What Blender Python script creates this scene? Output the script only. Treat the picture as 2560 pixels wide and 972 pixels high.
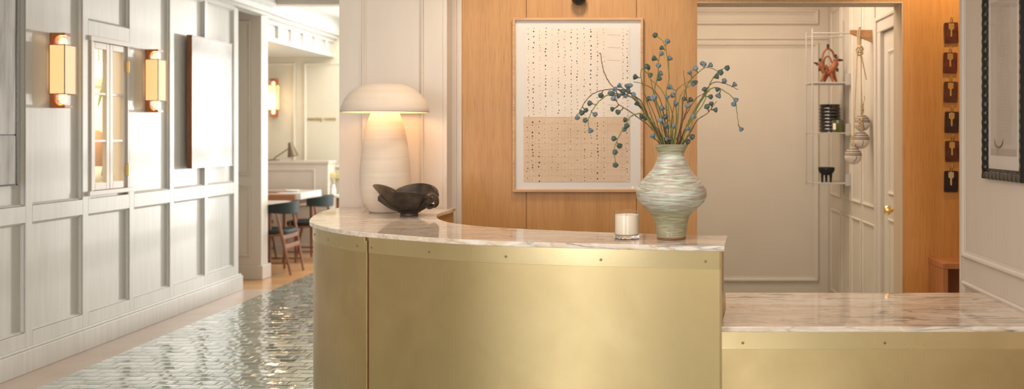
import bpy, bmesh, math, random
from mathutils import Vector, Matrix
C = bpy.context.scene
for o in list(bpy.data.objects): bpy.data.objects.remove(o, do_unlink=True)
col = C.collection
R = math.radians
# ------------------------------------------------------------------ camera, light, exposure
F = 2180.0; CX = 1605.0; CY = 338.0; H = 1.476          # focal length in px of a 2560 px frame, vanishing point, eye height
cam = bpy.data.cameras.new('camera'); cob = bpy.data.objects.new('camera', cam); col.objects.link(cob)
cob.location = (0, 0, H); cob.rotation_euler = (R(90), 0, 0)
cam.sensor_fit = 'HORIZONTAL'; cam.sensor_width = 36; cam.lens = F/2560*36
cam.shift_x = (1280-CX)/2560; cam.shift_y = (CY-486)/2560
cam.dof.use_dof = True; cam.dof.focus_distance = 4.0; cam.dof.aperture_fstop = 1.9
cam.clip_start = .05
C.camera = cob
C.view_settings.view_transform = 'Standard'; C.view_settings.look = 'None'
C.view_settings.exposure = 0.0; C.view_settings.gamma = 1; C.view_settings.use_curve_mapping = False
w = bpy.data.worlds.new('daylight'); C.world = w; w.use_nodes = True
bg = w.node_tree.nodes['Background']; bg.inputs[0].default_value = (.86, .93, 1, 1); bg.inputs[1].default_value = 2.2
def area(name, loc, rot, sx, sy, power, color=(1,1,1), spread=180):
    l = bpy.data.lights.new(name, 'AREA'); l.shape = 'RECTANGLE'; l.size = sx; l.size_y = sy; l.energy = power; l.color = color
    l.spread = R(spread)
    o = bpy.data.objects.new(name, l); col.objects.link(o); o.location = loc; o.rotation_euler = [R(a) for a in rot]; return o
def point(name, loc, power, color, r=.03):
    l = bpy.data.lights.new(name, 'POINT'); l.energy = power; l.color = color; l.shadow_soft_size = r
    o = bpy.data.objects.new(name, l); col.objects.link(o); o.location = loc; return o
def spot(name, loc, target, power, color, size=70, blend=.6, r=.04):
    l = bpy.data.lights.new(name, 'SPOT'); l.energy = power; l.color = color; l.spot_size = R(size); l.spot_blend = blend; l.shadow_soft_size = r
    o = bpy.data.objects.new(name, l); col.objects.link(o); o.location = loc
    o.rotation_euler = (Vector(target)-Vector(loc)).to_track_quat('-Z', 'Y').to_euler(); return o
WARM = (1, .78, .52); WARM2 = (1, .66, .36); DAY = (1, .97, .93)
# daylight through the far window (light travels towards the camera along the panelled wall)
sun = bpy.data.lights.new('low_sun', 'SUN'); sun.energy = 2.8; sun.angle = R(2.2); sun.color = (1, .95, .88)
so_ = bpy.data.objects.new('low_sun', sun); col.objects.link(so_); so_.rotation_euler = Vector((-.25, -1, -.022)).to_track_quat('-Z', 'Y').to_euler()
area('daylight_dining_window', (-2.35, 11.32, 1.5), (90, 0, 180), 1.2, 2.0, 70, DAY)
area('daylight_dining_side', (-.1, 10.2, 1.8), (90, 0, 90), 1.8, 2.0, 38, DAY)
# daylight through the lobby windows behind the camera, plus an added fill at right
area('daylight_lobby_window', (-2.8, -2.05, 1.6), (90, 0, 0), 1.7, 2.1, 62, (.97, .98, 1))
area('added_brass_fill_right', (.75, -2.05, 1.6), (90, 0, 0), 1.0, 2.1, 34, (1, .95, .90))  # unseen window light, added to brighten the right-hand brass
# ceiling lamps
area('ceiling_light_dining', (-3.0, 10.2, 2.93), (0, 0, 0), 1.6, 1.6, 44, (1, .93, .80))
area('ceiling_light_lobby', (-.6, 1.6, 2.86), (0, 0, 0), 2.6, 2.4, 62, (1, .86, .72))
area('ceiling_light_back_room', (.75, 5.95, 2.86), (0, 0, 0), .9, 1.0, 32, (1, .85, .69))
spot('downlight_desk', (-.35, 4.2, 2.84), (-.35, 5.05, 1.2), 60, (1, .83, .64), 110, r=.12)
spot('downlight_pillar', (-1.3, 3.9, 2.84), (-1.4, 4.9, 1.2), 26, (1, .80, .58), 100, r=.25)
spot('downlight_keys', (1.75, 4.60, 2.84), (1.75, 5.05, 1.5), 46, (1, .76, .50), 100, r=.03)
area('adjacent_room_light', (-4.8, 6.9, 2.7), (0, 0, 0), .8, 1.4, 85, (1, .88, .66))

# ------------------------------------------------------------------ helpers
def P(px, py, Y): return Vector(((px-CX)/F*Y, Y, H-(py-CY)/F*Y))         # a pixel at a known depth
def YX(px, X): return X*F/(px-CX)                                        # depth of a pixel on the plane x = X
WL = {}
class MB:
    def __init__(s): s.bm = bmesh.new(); s.mi = 0
    def face(s, vs):
        try: f = s.bm.faces.new(vs); f.material_index = s.mi; return f
        except ValueError: return None
    def box(s, x0, x1, y0, y1, z0, z1):
        v = [s.bm.verts.new((x, y, z)) for z in (z0, z1) for (x, y) in ((x0,y0),(x1,y0),(x1,y1),(x0,y1))]
        for q in ((3,2,1,0),(4,5,6,7),(0,1,5,4),(1,2,6,5),(2,3,7,6),(3,0,4,7)): s.face([v[i] for i in q])
        return s
    def obox(s, c, ax, ay, az, hx, hy, hz):
        c = Vector(c); ax, ay, az = Vector(ax).normalized(), Vector(ay).normalized(), Vector(az).normalized()
        v = [s.bm.verts.new(c+ax*x*hx+ay*y*hy+az*z*hz) for z in (-1,1) for (x, y) in ((-1,-1),(1,-1),(1,1),(-1,1))]
        for q in ((3,2,1,0),(4,5,6,7),(0,1,5,4),(1,2,6,5),(2,3,7,6),(3,0,4,7)): s.face([v[i] for i in q])
        return s
    def prism(s, pts, z0, z1):
        a = [s.bm.verts.new((p[0], p[1], z0)) for p in pts]; b = [s.bm.verts.new((p[0], p[1], z1)) for p in pts]
        n = len(pts)
        s.face(a[::-1]); s.face(b)
        for i in range(n): s.face([a[i], a[(i+1)%n], b[(i+1)%n], b[i]])
        return s
    def extrude(s, pts, d):                                              # closed 3-D outline pushed along d
        d = Vector(d); a = [s.bm.verts.new(Vector(p)) for p in pts]; b = [s.bm.verts.new(Vector(p)+d) for p in pts]
        n = len(pts); s.face(a[::-1]); s.face(b)
        for i in range(n): s.face([a[i], a[(i+1)%n], b[(i+1)%n], b[i]])
        return s
    def lathe(s, prof, c, seg=48, axis=(0,0,1), closed=False):
        c = Vector(c); q = Vector(axis).normalized().to_track_quat('Z', 'Y'); rings = []
        for r, z in prof:
            if r < 1e-6: rings.append([s.bm.verts.new(c+q@Vector((0,0,z)))])
            else: rings.append([s.bm.verts.new(c+q@Vector((r*math.cos(2*math.pi*i/seg), r*math.sin(2*math.pi*i/seg), z))) for i in range(seg)])
        pairs = list(zip(rings, rings[1:]))
        if closed: pairs.append((rings[-1], rings[0]))
        for A, B in pairs:
            for i in range(seg):
                j = (i+1) % seg
                if len(A) == 1 and len(B) == 1: continue
                if len(A) == 1: s.face([A[0], B[j], B[i]][::-1])
                elif len(B) == 1: s.face([A[i], A[j], B[0]])
                else: s.face([A[i], A[j], B[j], B[i]])
        return s
    def tube(s, pts, rad, seg=8, cap=True, flat=1.0):
        pts = [Vector(p) for p in pts]; n = len(pts)
        if not isinstance(rad, (list, tuple)): rad = [rad]*n
        up = None; rings = []
        for i, p in enumerate(pts):
            t = (pts[min(i+1, n-1)]-pts[max(i-1, 0)])
            if t.length < 1e-9: t = Vector((0,0,1))
            t.normalize()
            if up is None:
                up = t.orthogonal().normalized()
            up = (up-t*up.dot(t)); up = up.normalized() if up.length > 1e-6 else t.orthogonal().normalized()
            b = t.cross(up)
            rings.append([s.bm.verts.new(p+(up*math.cos(2*math.pi*k/seg)+b*flat*math.sin(2*math.pi*k/seg))*rad[i]) for k in range(seg)])
        for A, B in zip(rings, rings[1:]):
            for k in range(seg): s.face([A[k], A[(k+1)%seg], B[(k+1)%seg], B[k]])
        if cap: s.face(rings[0][::-1]); s.face(rings[-1])
        return s
    def ball(s, c, r, seg=20, sc=(1,1,1), rot=None):
        c = Vector(c); rings = []; m = rot or Matrix.Identity(3)
        k = seg//2
        for i in range(k+1):
            a = math.pi*i/k
            if i in (0, k): rings.append([s.bm.verts.new(c+m@Vector((0,0,-math.cos(a)*r*sc[2])))])
            else: rings.append([s.bm.verts.new(c+m@Vector((math.sin(a)*math.cos(2*math.pi*j/seg)*r*sc[0], math.sin(a)*math.sin(2*math.pi*j/seg)*r*sc[1], -math.cos(a)*r*sc[2]))) for j in range(seg)])
        for A, B in zip(rings, rings[1:]):
            for i in range(seg):
                j = (i+1) % seg
                if len(A) == 1: s.face([A[0], B[j], B[i]])
                elif len(B) == 1: s.face([A[i], A[j], B[0]])
                else: s.face([A[i], A[j], B[j], B[i]])
        return s
    def frame(s, O, U, V, N, a0, a1, b0, b1, w, d, prof=None):           # mitred moulding round a rectangle
        O, U, V, N = map(Vector, (O, U, V, N))
        prof = prof or [(0,0),(0,d*.55),(w*.22,d),(w*.5,d*.85),(w*.72,d*.35),(w,d*.25),(w,0)]
        loops = []
        for o, h in prof:
            loops.append([s.bm.verts.new(O+U*u+V*v+N*h) for u, v in ((a0+o,b0+o),(a1-o,b0+o),(a1-o,b1-o),(a0+o,b1-o))])
        loops.append(loops[0])
        for A, B in zip(loops, loops[1:]):
            for i in range(4): s.face([A[i], A[(i+1)%4], B[(i+1)%4], B[i]])
        return s
    def build(s, name, m, parent=None, smooth=False, bevel=0, bseg=2, origin=True, label=None, cat=None, group=None, kind=None, at=None):
        bm = s.bm; bmesh.ops.recalc_face_normals(bm, faces=bm.faces)
        base = WL[parent.name] if parent else Vector((0,0,0))
        if at is not None: org = Vector(at)
        elif origin and bm.verts:
            xs = [v.co.x for v in bm.verts]; ys = [v.co.y for v in bm.verts]; zs = [v.co.z for v in bm.verts]
            org = Vector(((min(xs)+max(xs))/2, (min(ys)+max(ys))/2, min(zs)))
        else: org = Vector((0,0,0))
        bmesh.ops.translate(bm, verts=bm.verts, vec=-org)
        me = bpy.data.meshes.new(name); bm.to_mesh(me); bm.free()
        for mm in (m if isinstance(m, (list, tuple)) else [m]): me.materials.append(mm)
        if smooth:
            for p in me.polygons: p.use_smooth = True
            me.set_sharp_from_angle(angle=R(smooth if smooth is not True else 40))
        o = bpy.data.objects.new(name, me); col.objects.link(o)
        o.location = org-base
        if parent: o.parent = parent
        WL[o.name] = org.copy()
        if bevel:
            b = o.modifiers.new('bevel', 'BEVEL'); b.width = bevel; b.segments = bseg; b.limit_method = 'ANGLE'; b.angle_limit = R(35); b.harden_normals = False
        tag(o, label, cat, group, kind); return o
def tag(o, label=None, cat=None, group=None, kind=None):
    if label: o['label'] = label
    if cat: o['category'] = cat
    if group: o['group'] = group
    if kind: o['kind'] = kind
def empty(name, loc, label=None, cat=None, group=None, kind=None, rz=0):
    o = bpy.data.objects.new(name, None); col.objects.link(o); o.location = loc; o.empty_display_size = .05
    WL[o.name] = Vector(loc); tag(o, label, cat, group, kind); return o
def kids(o): return [c for c in bpy.data.objects if c.parent == o]
def copy_tree(o, loc, rz=0, label=None, parent=None):
    c = o.copy(); col.objects.link(c)
    if parent: c.parent = parent
    else: c.location = loc; c.rotation_euler = (0, 0, rz)
    if label: c['label'] = label
    for ch in kids(o): copy_tree(ch, None, parent=c)
    return c
def catmull(pts, n=8):
    pts = [Vector(p) for p in pts]; out = []
    q = [pts[0]*2-pts[1]]+pts+[pts[-1]*2-pts[-2]]
    for i in range(1, len(q)-2):
        for k in range(n):
            t = k/n; a, b, c, d = q[i-1], q[i], q[i+1], q[i+2]
            out.append(.5*((2*b)+(c-a)*t+(2*a-5*b+4*c-d)*t*t+(3*b-a-3*c+d)*t**3))
    out.append(pts[-1]); return out

# ------------------------------------------------------------------ materials
def mat(name, c1, c2=None, rough=.5, metal=0, scale=(4,4,4), nscale=1, detail=4, bump=0, bscale=None, coat=0, emis=None, estr=0, trans=0, ior=1.45, ramp=(.35,.65), rough2=None, spec=.5, bdist=.002, warp=0):
    m = bpy.data.materials.new(name); m.use_nodes = True; nt = m.node_tree; N = nt.nodes; L = nt.links
    b = N['Principled BSDF']; b.inputs['Base Color'].default_value = (*c1, 1); b.inputs['Roughness'].default_value = rough
    b.inputs['Metallic'].default_value = metal; b.inputs['Coat Weight'].default_value = coat; b.inputs['Coat Roughness'].default_value = .05
    b.inputs['IOR'].default_value = ior; b.inputs['Transmission Weight'].default_value = trans; b.inputs['Specular IOR Level'].default_value = spec
    if emis: b.inputs['Emission Color'].default_value = (*emis, 1); b.inputs['Emission Strength'].default_value = estr
    tc = N.new('ShaderNodeTexCoord'); mp = N.new('ShaderNodeMapping'); L.new(tc.outputs['Object'], mp.inputs[0]); mp.inputs['Scale'].default_value = scale
    no = N.new('ShaderNodeTexNoise'); L.new(mp.outputs[0], no.inputs['Vector']); no.inputs['Scale'].default_value = nscale; no.inputs['Detail'].default_value = detail
    no.inputs['Distortion'].default_value = warp
    if c2:
        r = N.new('ShaderNodeValToRGB'); r.color_ramp.elements[0].position = ramp[0]; r.color_ramp.elements[1].position = ramp[1]
        r.color_ramp.elements[0].color = (*c1, 1); r.color_ramp.elements[1].color = (*c2, 1)
        L.new(no.outputs['Fac'], r.inputs[0]); L.new(r.outputs[0], b.inputs['Base Color'])
    if rough2 is not None:
        mr = N.new('ShaderNodeMapRange'); mr.inputs[3].default_value = rough; mr.inputs[4].default_value = rough2
        L.new(no.outputs['Fac'], mr.inputs[0]); L.new(mr.outputs[0], b.inputs['Roughness'])
    if bump:
        bn = N.new('ShaderNodeTexNoise'); m2 = N.new('ShaderNodeMapping'); L.new(tc.outputs['Object'], m2.inputs[0]); m2.inputs['Scale'].default_value = bscale or scale
        L.new(m2.outputs[0], bn.inputs['Vector']); bn.inputs['Scale'].default_value = 1; bn.inputs['Detail'].default_value = 3
        bu = N.new('ShaderNodeBump'); bu.inputs['Strength'].default_value = bump; bu.inputs['Distance'].default_value = bdist
        L.new(bn.outputs['Fac'], bu.inputs['Height']); L.new(bu.outputs[0], b.inputs['Normal'])
    return m
def mixc(nt, fac, a, b, mode='MIX'):
    x = nt.nodes.new('ShaderNodeMix'); x.data_type = 'RGBA'; x.blend_type = mode
    for sock, v in ((0, fac), (6, a), (7, b)):
        if isinstance(v, (int, float)): x.inputs[sock].default_value = v
        elif isinstance(v, tuple): x.inputs[sock].default_value = (*v, 1)
        else: nt.links.new(v, x.inputs[sock])
    return x.outputs[2]

paint = mat('painted_wood', (.62,.545,.475), (.64,.565,.495), .42, scale=(9,9,2), bump=.04, bscale=(160,160,6), bdist=.001)
paint_w = mat('painted_panel_white', (.60,.58,.545), (.65,.63,.595), .42, scale=(30,30,2), bump=.2, bscale=(170,170,7), bdist=.0012)
paint_b = mat('painted_back_room', (.60,.535,.45), (.62,.555,.47), .5, bump=.1, bscale=(250,250,250), bdist=.0006)
plaster = mat('ceiling_plaster', (.80,.78,.74), rough=.8, bump=.05, bscale=(40,40,40))
cream = mat('cream_wall_paint', (.78,.73,.60), (.80,.75,.63), .55)
def oak_mat(name, a, b, c, vert=True, rough=.42):
    m = bpy.data.materials.new(name); m.use_nodes = True; nt = m.node_tree; N = nt.nodes; L = nt.links; bs = N['Principled BSDF']
    tc = N.new('ShaderNodeTexCoord')
    def noise(sc, det=4, dist=0):
        mp = N.new('ShaderNodeMapping'); L.new(tc.outputs['Object'], mp.inputs[0]); mp.inputs['Scale'].default_value = sc
        n = N.new('ShaderNodeTexNoise'); L.new(mp.outputs[0], n.inputs['Vector']); n.inputs['Scale'].default_value = 1; n.inputs['Detail'].default_value = det; n.inputs['Distortion'].default_value = dist
        return n.outputs['Fac']
    k = (lambda h, l: (h, h, l)) if vert else (lambda h, l: (l, h, h))
    n1 = noise(k(9, .5), 5, .4); n2 = noise(k(420, 7), 3); n3 = noise(k(120, 2.0), 4)
    def ramp(f, p0, p1, c0, c1):
        r = N.new('ShaderNodeValToRGB'); r.color_ramp.elements[0].position = p0; r.color_ramp.elements[1].position = p1
        r.color_ramp.elements[0].color = (*c0, 1); r.color_ramp.elements[1].color = (*c1, 1); L.new(f, r.inputs[0]); return r.outputs[0]
    base = ramp(n1, .32, .68, a, b)
    f3 = ramp(n3, .40, .62, (.93,.92,.91), (1.02,1.02,1.02)); o1 = mixc(nt, 1.0, base, f3, 'MULTIPLY')
    f2 = ramp(n2, .36, .50, c, (1,1,1)); o2 = mixc(nt, .8, o1, f2, 'MULTIPLY')
    L.new(o2, bs.inputs['Base Color']); bs.inputs['Roughness'].default_value = rough
    bu = N.new('ShaderNodeBump'); bu.inputs['Strength'].default_value = .25; bu.inputs['Distance'].default_value = .0006
    L.new(n2, bu.inputs['Height']); L.new(bu.outputs[0], bs.inputs['Normal']); return m
oak = oak_mat('oak_veneer', (.43,.212,.066), (.53,.282,.10), (.76,.68,.60))
oak_key = oak_mat('oak_veneer_honey', (.52,.225,.053), (.60,.28,.075), (.80,.70,.60))
oak_h = oak_mat('oak_rail', (.50,.27,.12), (.62,.37,.17), (.7,.6,.5), vert=False)
orange_wood = oak_mat('orange_wood', (.42,.16,.06), (.50,.21,.08), (.75,.65,.55))
walnut_l = mat('light_walnut', (.36,.15,.065), (.42,.19,.085), .4, scale=(4,20,20))
walnut = mat('walnut', (.20,.075,.03), (.28,.11,.045), .35, scale=(20,20,4))
paint_m = mat('white_metal', (.44,.41,.37), rough=.35)
dark = mat('black_frame', (.008,.008,.009), (.02,.018,.017), .3, scale=(60,60,60), bump=.3, bscale=(50,50,50))
def ripple_mat():
    m = mat('rippled_black_frame', (.012,.011,.011), rough=.28); return m
ripple = ripple_mat()
mat_board = mat('mat_board', (.70,.66,.62), rough=.8)
linen = mat('linen_upper', (.73,.635,.54), (.77,.68,.59), .85, scale=(5,5,5), bump=.2, bscale=(700,700,700))
linen2 = mat('linen_lower', (.62,.46,.325), (.68,.52,.385), .85, scale=(5,5,5), bump=.2, bscale=(700,700,700))
ink = mat('ink', (.012,.013,.02), rough=.8)
thread = mat('tan_thread', (.42,.26,.15), rough=.9)
glass = mat('clear_glass', (1,1,1), rough=.0, trans=1, ior=1.45)
def pane_mat(name, f=.06, tint=(1,1,1)):
    m = bpy.data.materials.new(name); m.use_nodes = True; nt = m.node_tree; N = nt.nodes; L = nt.links; N.remove(N['Principled BSDF'])
    t = N.new('ShaderNodeBsdfTransparent'); t.inputs[0].default_value = (*tint, 1); g = N.new('ShaderNodeBsdfGlossy'); g.inputs['Roughness'].default_value = .01
    fr = N.new('ShaderNodeFresnel'); mx = N.new('ShaderNodeMixShader')
    ge = N.new('ShaderNodeNewGeometry'); mr = N.new('ShaderNodeMapRange'); mr.inputs[3].default_value = 1.45; mr.inputs[4].default_value = 1/1.45; L.new(ge.outputs['Backfacing'], mr.inputs[0]); L.new(mr.outputs[0], fr.inputs[0])
    L.new(fr.outputs[0], mx.inputs[0]); L.new(t.outputs[0], mx.inputs[1]); L.new(g.outputs[0], mx.inputs[2]); L.new(mx.outputs[0], N['Material Output'].inputs[0]); return m
pane = pane_mat('pane_glass')
gold = mat('gold_brass', (.86,.62,.26), rough=.36, metal=1)
gold2 = mat('warm_key_brass', (.85,.55,.17), rough=.42, metal=1)
gold3 = mat('pale_key_brass', (.90,.76,.48), rough=.42, metal=1)
steel_dark = mat('dark_ring_metal', (.10,.08,.06), rough=.35, metal=1)
screw_m = mat('aged_screw', (.30,.20,.10), rough=.35, metal=1)
def brass_mat(name, a, b, r1, r2):
    m = bpy.data.materials.new(name); m.use_nodes = True; nt = m.node_tree; N = nt.nodes; L = nt.links; bs = N['Principled BSDF']; bs.inputs['Metallic'].default_value = 1
    tc = N.new('ShaderNodeTexCoord')
    def noise(sc, det=4, dist=0):
        mp = N.new('ShaderNodeMapping'); L.new(tc.outputs['Object'], mp.inputs[0]); mp.inputs['Scale'].default_value = sc
        n = N.new('ShaderNodeTexNoise'); L.new(mp.outputs[0], n.inputs['Vector']); n.inputs['Scale'].default_value = 1; n.inputs['Detail'].default_value = det; n.inputs['Distortion'].default_value = dist
        return n.outputs['Fac']
    n1 = noise((3.2,3.2,3.0), 5, .3); n2 = noise((90,90,260), 3)
    r = N.new('ShaderNodeValToRGB'); r.color_ramp.elements[0].position = .3; r.color_ramp.elements[1].position = .7
    r.color_ramp.elements[0].color = (*a, 1); r.color_ramp.elements[1].color = (*b, 1); L.new(n1, r.inputs[0]); L.new(r.outputs[0], bs.inputs['Base Color'])
    mr = N.new('ShaderNodeMapRange'); mr.inputs[1].default_value = .3; mr.inputs[2].default_value = .7; mr.inputs[3].default_value = r1; mr.inputs[4].default_value = r2; L.new(n1, mr.inputs[0]); L.new(mr.outputs[0], bs.inputs['Roughness'])
    bu = N.new('ShaderNodeBump'); bu.inputs['Strength'].default_value = .12; bu.inputs['Distance'].default_value = .0004; L.new(n2, bu.inputs['Height'])
    b2 = N.new('ShaderNodeBump'); b2.inputs['Strength'].default_value = .25; b2.inputs['Distance'].default_value = .006; L.new(noise((2.2,2.2,1.6), 1), b2.inputs['Height']); L.new(bu.outputs[0], b2.inputs['Normal'])
    L.new(b2.outputs[0], bs.inputs['Normal']); return m
brass = brass_mat('aged_brass_sheet', (.51,.38,.19), (.64,.49,.262), .38, .28)
brass_f = brass_mat('brass_flange', (.60,.47,.25), (.72,.575,.33), .30, .22)
def marble_mat():
    m = bpy.data.materials.new('veined_marble'); m.use_nodes = True; nt = m.node_tree; N = nt.nodes; L = nt.links; bs = N['Principled BSDF']
    bs.inputs['Roughness'].default_value = .04; bs.inputs['IOR'].default_value = 1.6
    tc = N.new('ShaderNodeTexCoord')
    def noise(sc, det, dist, rot=(0,0,0)):
        mp = N.new('ShaderNodeMapping'); L.new(tc.outputs['Object'], mp.inputs[0]); mp.inputs['Scale'].default_value = sc; mp.inputs['Rotation'].default_value = rot
        n = N.new('ShaderNodeTexNoise'); L.new(mp.outputs[0], n.inputs['Vector']); n.inputs['Scale'].default_value = 1; n.inputs['Detail'].default_value = det; n.inputs['Distortion'].default_value = dist
        return n.outputs['Fac']
    def ridge(f, c, wd):                                                # thin veins where the noise crosses c
        s = N.new('ShaderNodeMath'); s.operation = 'SUBTRACT'; L.new(f, s.inputs[0]); s.inputs[1].default_value = c
        a = N.new('ShaderNodeMath'); a.operation = 'ABSOLUTE'; L.new(s.outputs[0], a.inputs[0])
        r = N.new('ShaderNodeMapRange'); r.inputs[1].default_value = 0; r.inputs[2].default_value = wd; r.inputs[3].default_value = 1; r.inputs[4].default_value = 0; L.new(a.outputs[0], r.inputs[0]); return r.outputs[0]
    def mul(a, b):
        x = N.new('ShaderNodeMath'); x.operation = 'MULTIPLY'
        for i, v in enumerate((a, b)):
            if isinstance(v, (int, float)): x.inputs[i].default_value = v
            else: L.new(v, x.inputs[i])
        return x.outputs[0]
    def ramp(f, p0, p1):
        r = N.new('ShaderNodeMapRange'); r.inputs[1].default_value = p0; r.inputs[2].default_value = p1; L.new(f, r.inputs[0]); return r.outputs[0]
    rot = (0, 0, R(-14))
    c = mixc(nt, ramp(noise((3,34,30), 6, .5, rot), .36, .66), (.72,.62,.52), (.60,.465,.35))
    c = mixc(nt, mul(ramp(noise((1.6,8,30), 5, .5, rot), .5, .66), .75), c, (.80,.75,.70))
    c = mixc(nt, mul(ramp(noise((26,26,30), 5, .6), .50, .66), .45), c, (.83,.79,.77))
    c = mixc(nt, mul(ridge(noise((2.6,20,22), 6, .5, rot), .5, .03), .55), c, (.42,.27,.16))
    c = mixc(nt, mul(mul(ridge(noise((1.8,13,24), 7, .55, (0,0,R(-24))), .47, .030), ramp(noise((2.2,3.5,6), 3, 0), .46, .58)), .9), c, (.11,.125,.14))
    L.new(c, bs.inputs['Base Color']); return m
marble = marble_mat()
def tile_mat():
    m = bpy.data.materials.new('green_glazed_tile'); m.use_nodes = True; nt = m.node_tree; N = nt.nodes; L = nt.links; bs = N['Principled BSDF']
    def M(op, *a):
        x = N.new('ShaderNodeMath'); x.operation = op
        for i, v in enumerate(a):
            if isinstance(v, (int, float)): x.inputs[i].default_value = v
            else: L.new(v, x.inputs[i])
        return x.outputs[0]
    TW, TH = .135, .085
    tc = N.new('ShaderNodeTexCoord'); wn = N.new('ShaderNodeTexNoise'); L.new(tc.outputs['Object'], wn.inputs['Vector']); wn.inputs['Scale'].default_value = 5
    wob = N.new('ShaderNodeVectorMath'); wob.operation = 'SCALE'; L.new(wn.outputs['Color'], wob.inputs[0]); wob.inputs['Scale'].default_value = .05
    ad = N.new('ShaderNodeVectorMath'); ad.operation = 'ADD'; L.new(tc.outputs['Object'], ad.inputs[0]); L.new(wob.outputs[0], ad.inputs[1])
    sp = N.new('ShaderNodeSeparateXYZ'); L.new(ad.outputs[0], sp.inputs[0])
    v = M('DIVIDE', sp.outputs[1], TH); row = M('FLOOR', v); fv = M('FRACT', v)
    u = M('ADD', M('DIVIDE', sp.outputs[0], TW), M('MULTIPLY', M('MODULO', row, 2.0), .5)); cl = M('FLOOR', u); fu = M('FRACT', u)
    cb = N.new('ShaderNodeCombineXYZ'); L.new(cl, cb.inputs[0]); L.new(row, cb.inputs[1])
    wh = N.new('ShaderNodeTexWhiteNoise'); wh.noise_dimensions = '3D'; L.new(cb.outputs[0], wh.inputs['Vector'])
    ev = M('MINIMUM', fv, M('SUBTRACT', 1.0, fv)); eu = M('MULTIPLY', M('MINIMUM', fu, M('SUBTRACT', 1.0, fu)), TW/TH)
    ed = M('MINIMUM', ev, eu)
    joint = N.new('ShaderNodeMapRange'); joint.inputs[1].default_value = .02; joint.inputs[2].default_value = .05; joint.inputs[3].default_value = 1; joint.inputs[4].default_value = 0; L.new(ed, joint.inputs[0])
    pillow = N.new('ShaderNodeMapRange'); pillow.interpolation_type = 'SMOOTHSTEP'; pillow.inputs[1].default_value = .0; pillow.inputs[2].default_value = .22; L.new(ed, pillow.inputs[0])
    n = N.new('ShaderNodeTexNoise'); L.new(tc.outputs['Object'], n.inputs['Vector']); n.inputs['Scale'].default_value = 14; n.inputs['Detail'].default_value = 3
    r = N.new('ShaderNodeValToRGB'); e = r.color_ramp.elements; e[0].color = (.19,.30,.26,1); e[1].color = (.54,.61,.52,1); e.new(.5).color = (.34,.45,.39,1); L.new(wh.outputs['Value'], r.inputs[0])
    c = mixc(nt, M('MULTIPLY', n.outputs['Fac'], .6), r.outputs[0], (.36,.42,.38)); c = mixc(nt, joint.outputs[0], c, (.26,.25,.20)); L.new(c, bs.inputs['Base Color'])
    mr = N.new('ShaderNodeMapRange'); mr.inputs[3].default_value = .06; mr.inputs[4].default_value = .6; L.new(joint.outputs[0], mr.inputs[0]); L.new(mr.outputs[0], bs.inputs['Roughness'])
    bs.inputs['IOR'].default_value = 2.5; bs.inputs['Coat Weight'].default_value = 1.0; bs.inputs['Coat Roughness'].default_value = .04
    n2 = N.new('ShaderNodeTexNoise'); L.new(tc.outputs['Object'], n2.inputs['Vector']); n2.inputs['Scale'].default_value = 16; n2.inputs['Detail'].default_value = 2
    hgt = M('ADD', M('MULTIPLY', n2.outputs['Fac'], .9), pillow.outputs[0])
    bu = N.new('ShaderNodeBump'); bu.inputs['Strength'].default_value = .5; bu.inputs['Distance'].default_value = .003; L.new(hgt, bu.inputs['Height'])
    # every tile is laid with its own slight tilt
    s1 = N.new('ShaderNodeVectorMath'); s1.operation = 'SUBTRACT'; L.new(wh.outputs['Color'], s1.inputs[0]); s1.inputs[1].default_value = (.5,.5,.5)
    s2 = N.new('ShaderNodeVectorMath'); s2.operation = 'MULTIPLY'; L.new(s1.outputs[0], s2.inputs[0]); s2.inputs[1].default_value = (.05,.085,0)
    s3 = N.new('ShaderNodeVectorMath'); s3.operation = 'ADD'; L.new(bu.outputs[0], s3.inputs[0]); L.new(s2.outputs[0], s3.inputs[1])
    s4 = N.new('ShaderNodeVectorMath'); s4.operation = 'NORMALIZE'; L.new(s3.outputs[0], s4.inputs[0]); L.new(s4.outputs[0], bs.inputs['Normal']); L.new(s4.outputs[0], bs.inputs['Coat Normal'])
    return m
tile = tile_mat()
stone = mat('pink_stone_border', (.56,.44,.36), (.60,.49,.41), .25, scale=(3,3,3), bump=.05, bscale=(20,20,20))
def plank_mat():
    m = bpy.data.materials.new('wood_floor'); m.use_nodes = True; nt = m.node_tree; N = nt.nodes; L = nt.links; bs = N['Principled BSDF']
    tc = N.new('ShaderNodeTexCoord'); br = N.new('ShaderNodeTexBrick'); L.new(tc.outputs['Object'], br.inputs['Vector']); br.inputs['Scale'].default_value = 1; br.inputs['Brick Width'].default_value = 1.4; br.inputs['Row Height'].default_value = .12
    br.inputs['Mortar Size'].default_value = .002; br.inputs['Color1'].default_value = (.50,.27,.12,1); br.inputs['Color2'].default_value = (.60,.36,.18,1); br.inputs['Mortar'].default_value = (.15,.07,.03,1)
    L.new(br.outputs['Color'], bs.inputs['Base Color']); bs.inputs['Roughness'].default_value = .22; return m
planks = plank_mat()
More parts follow.
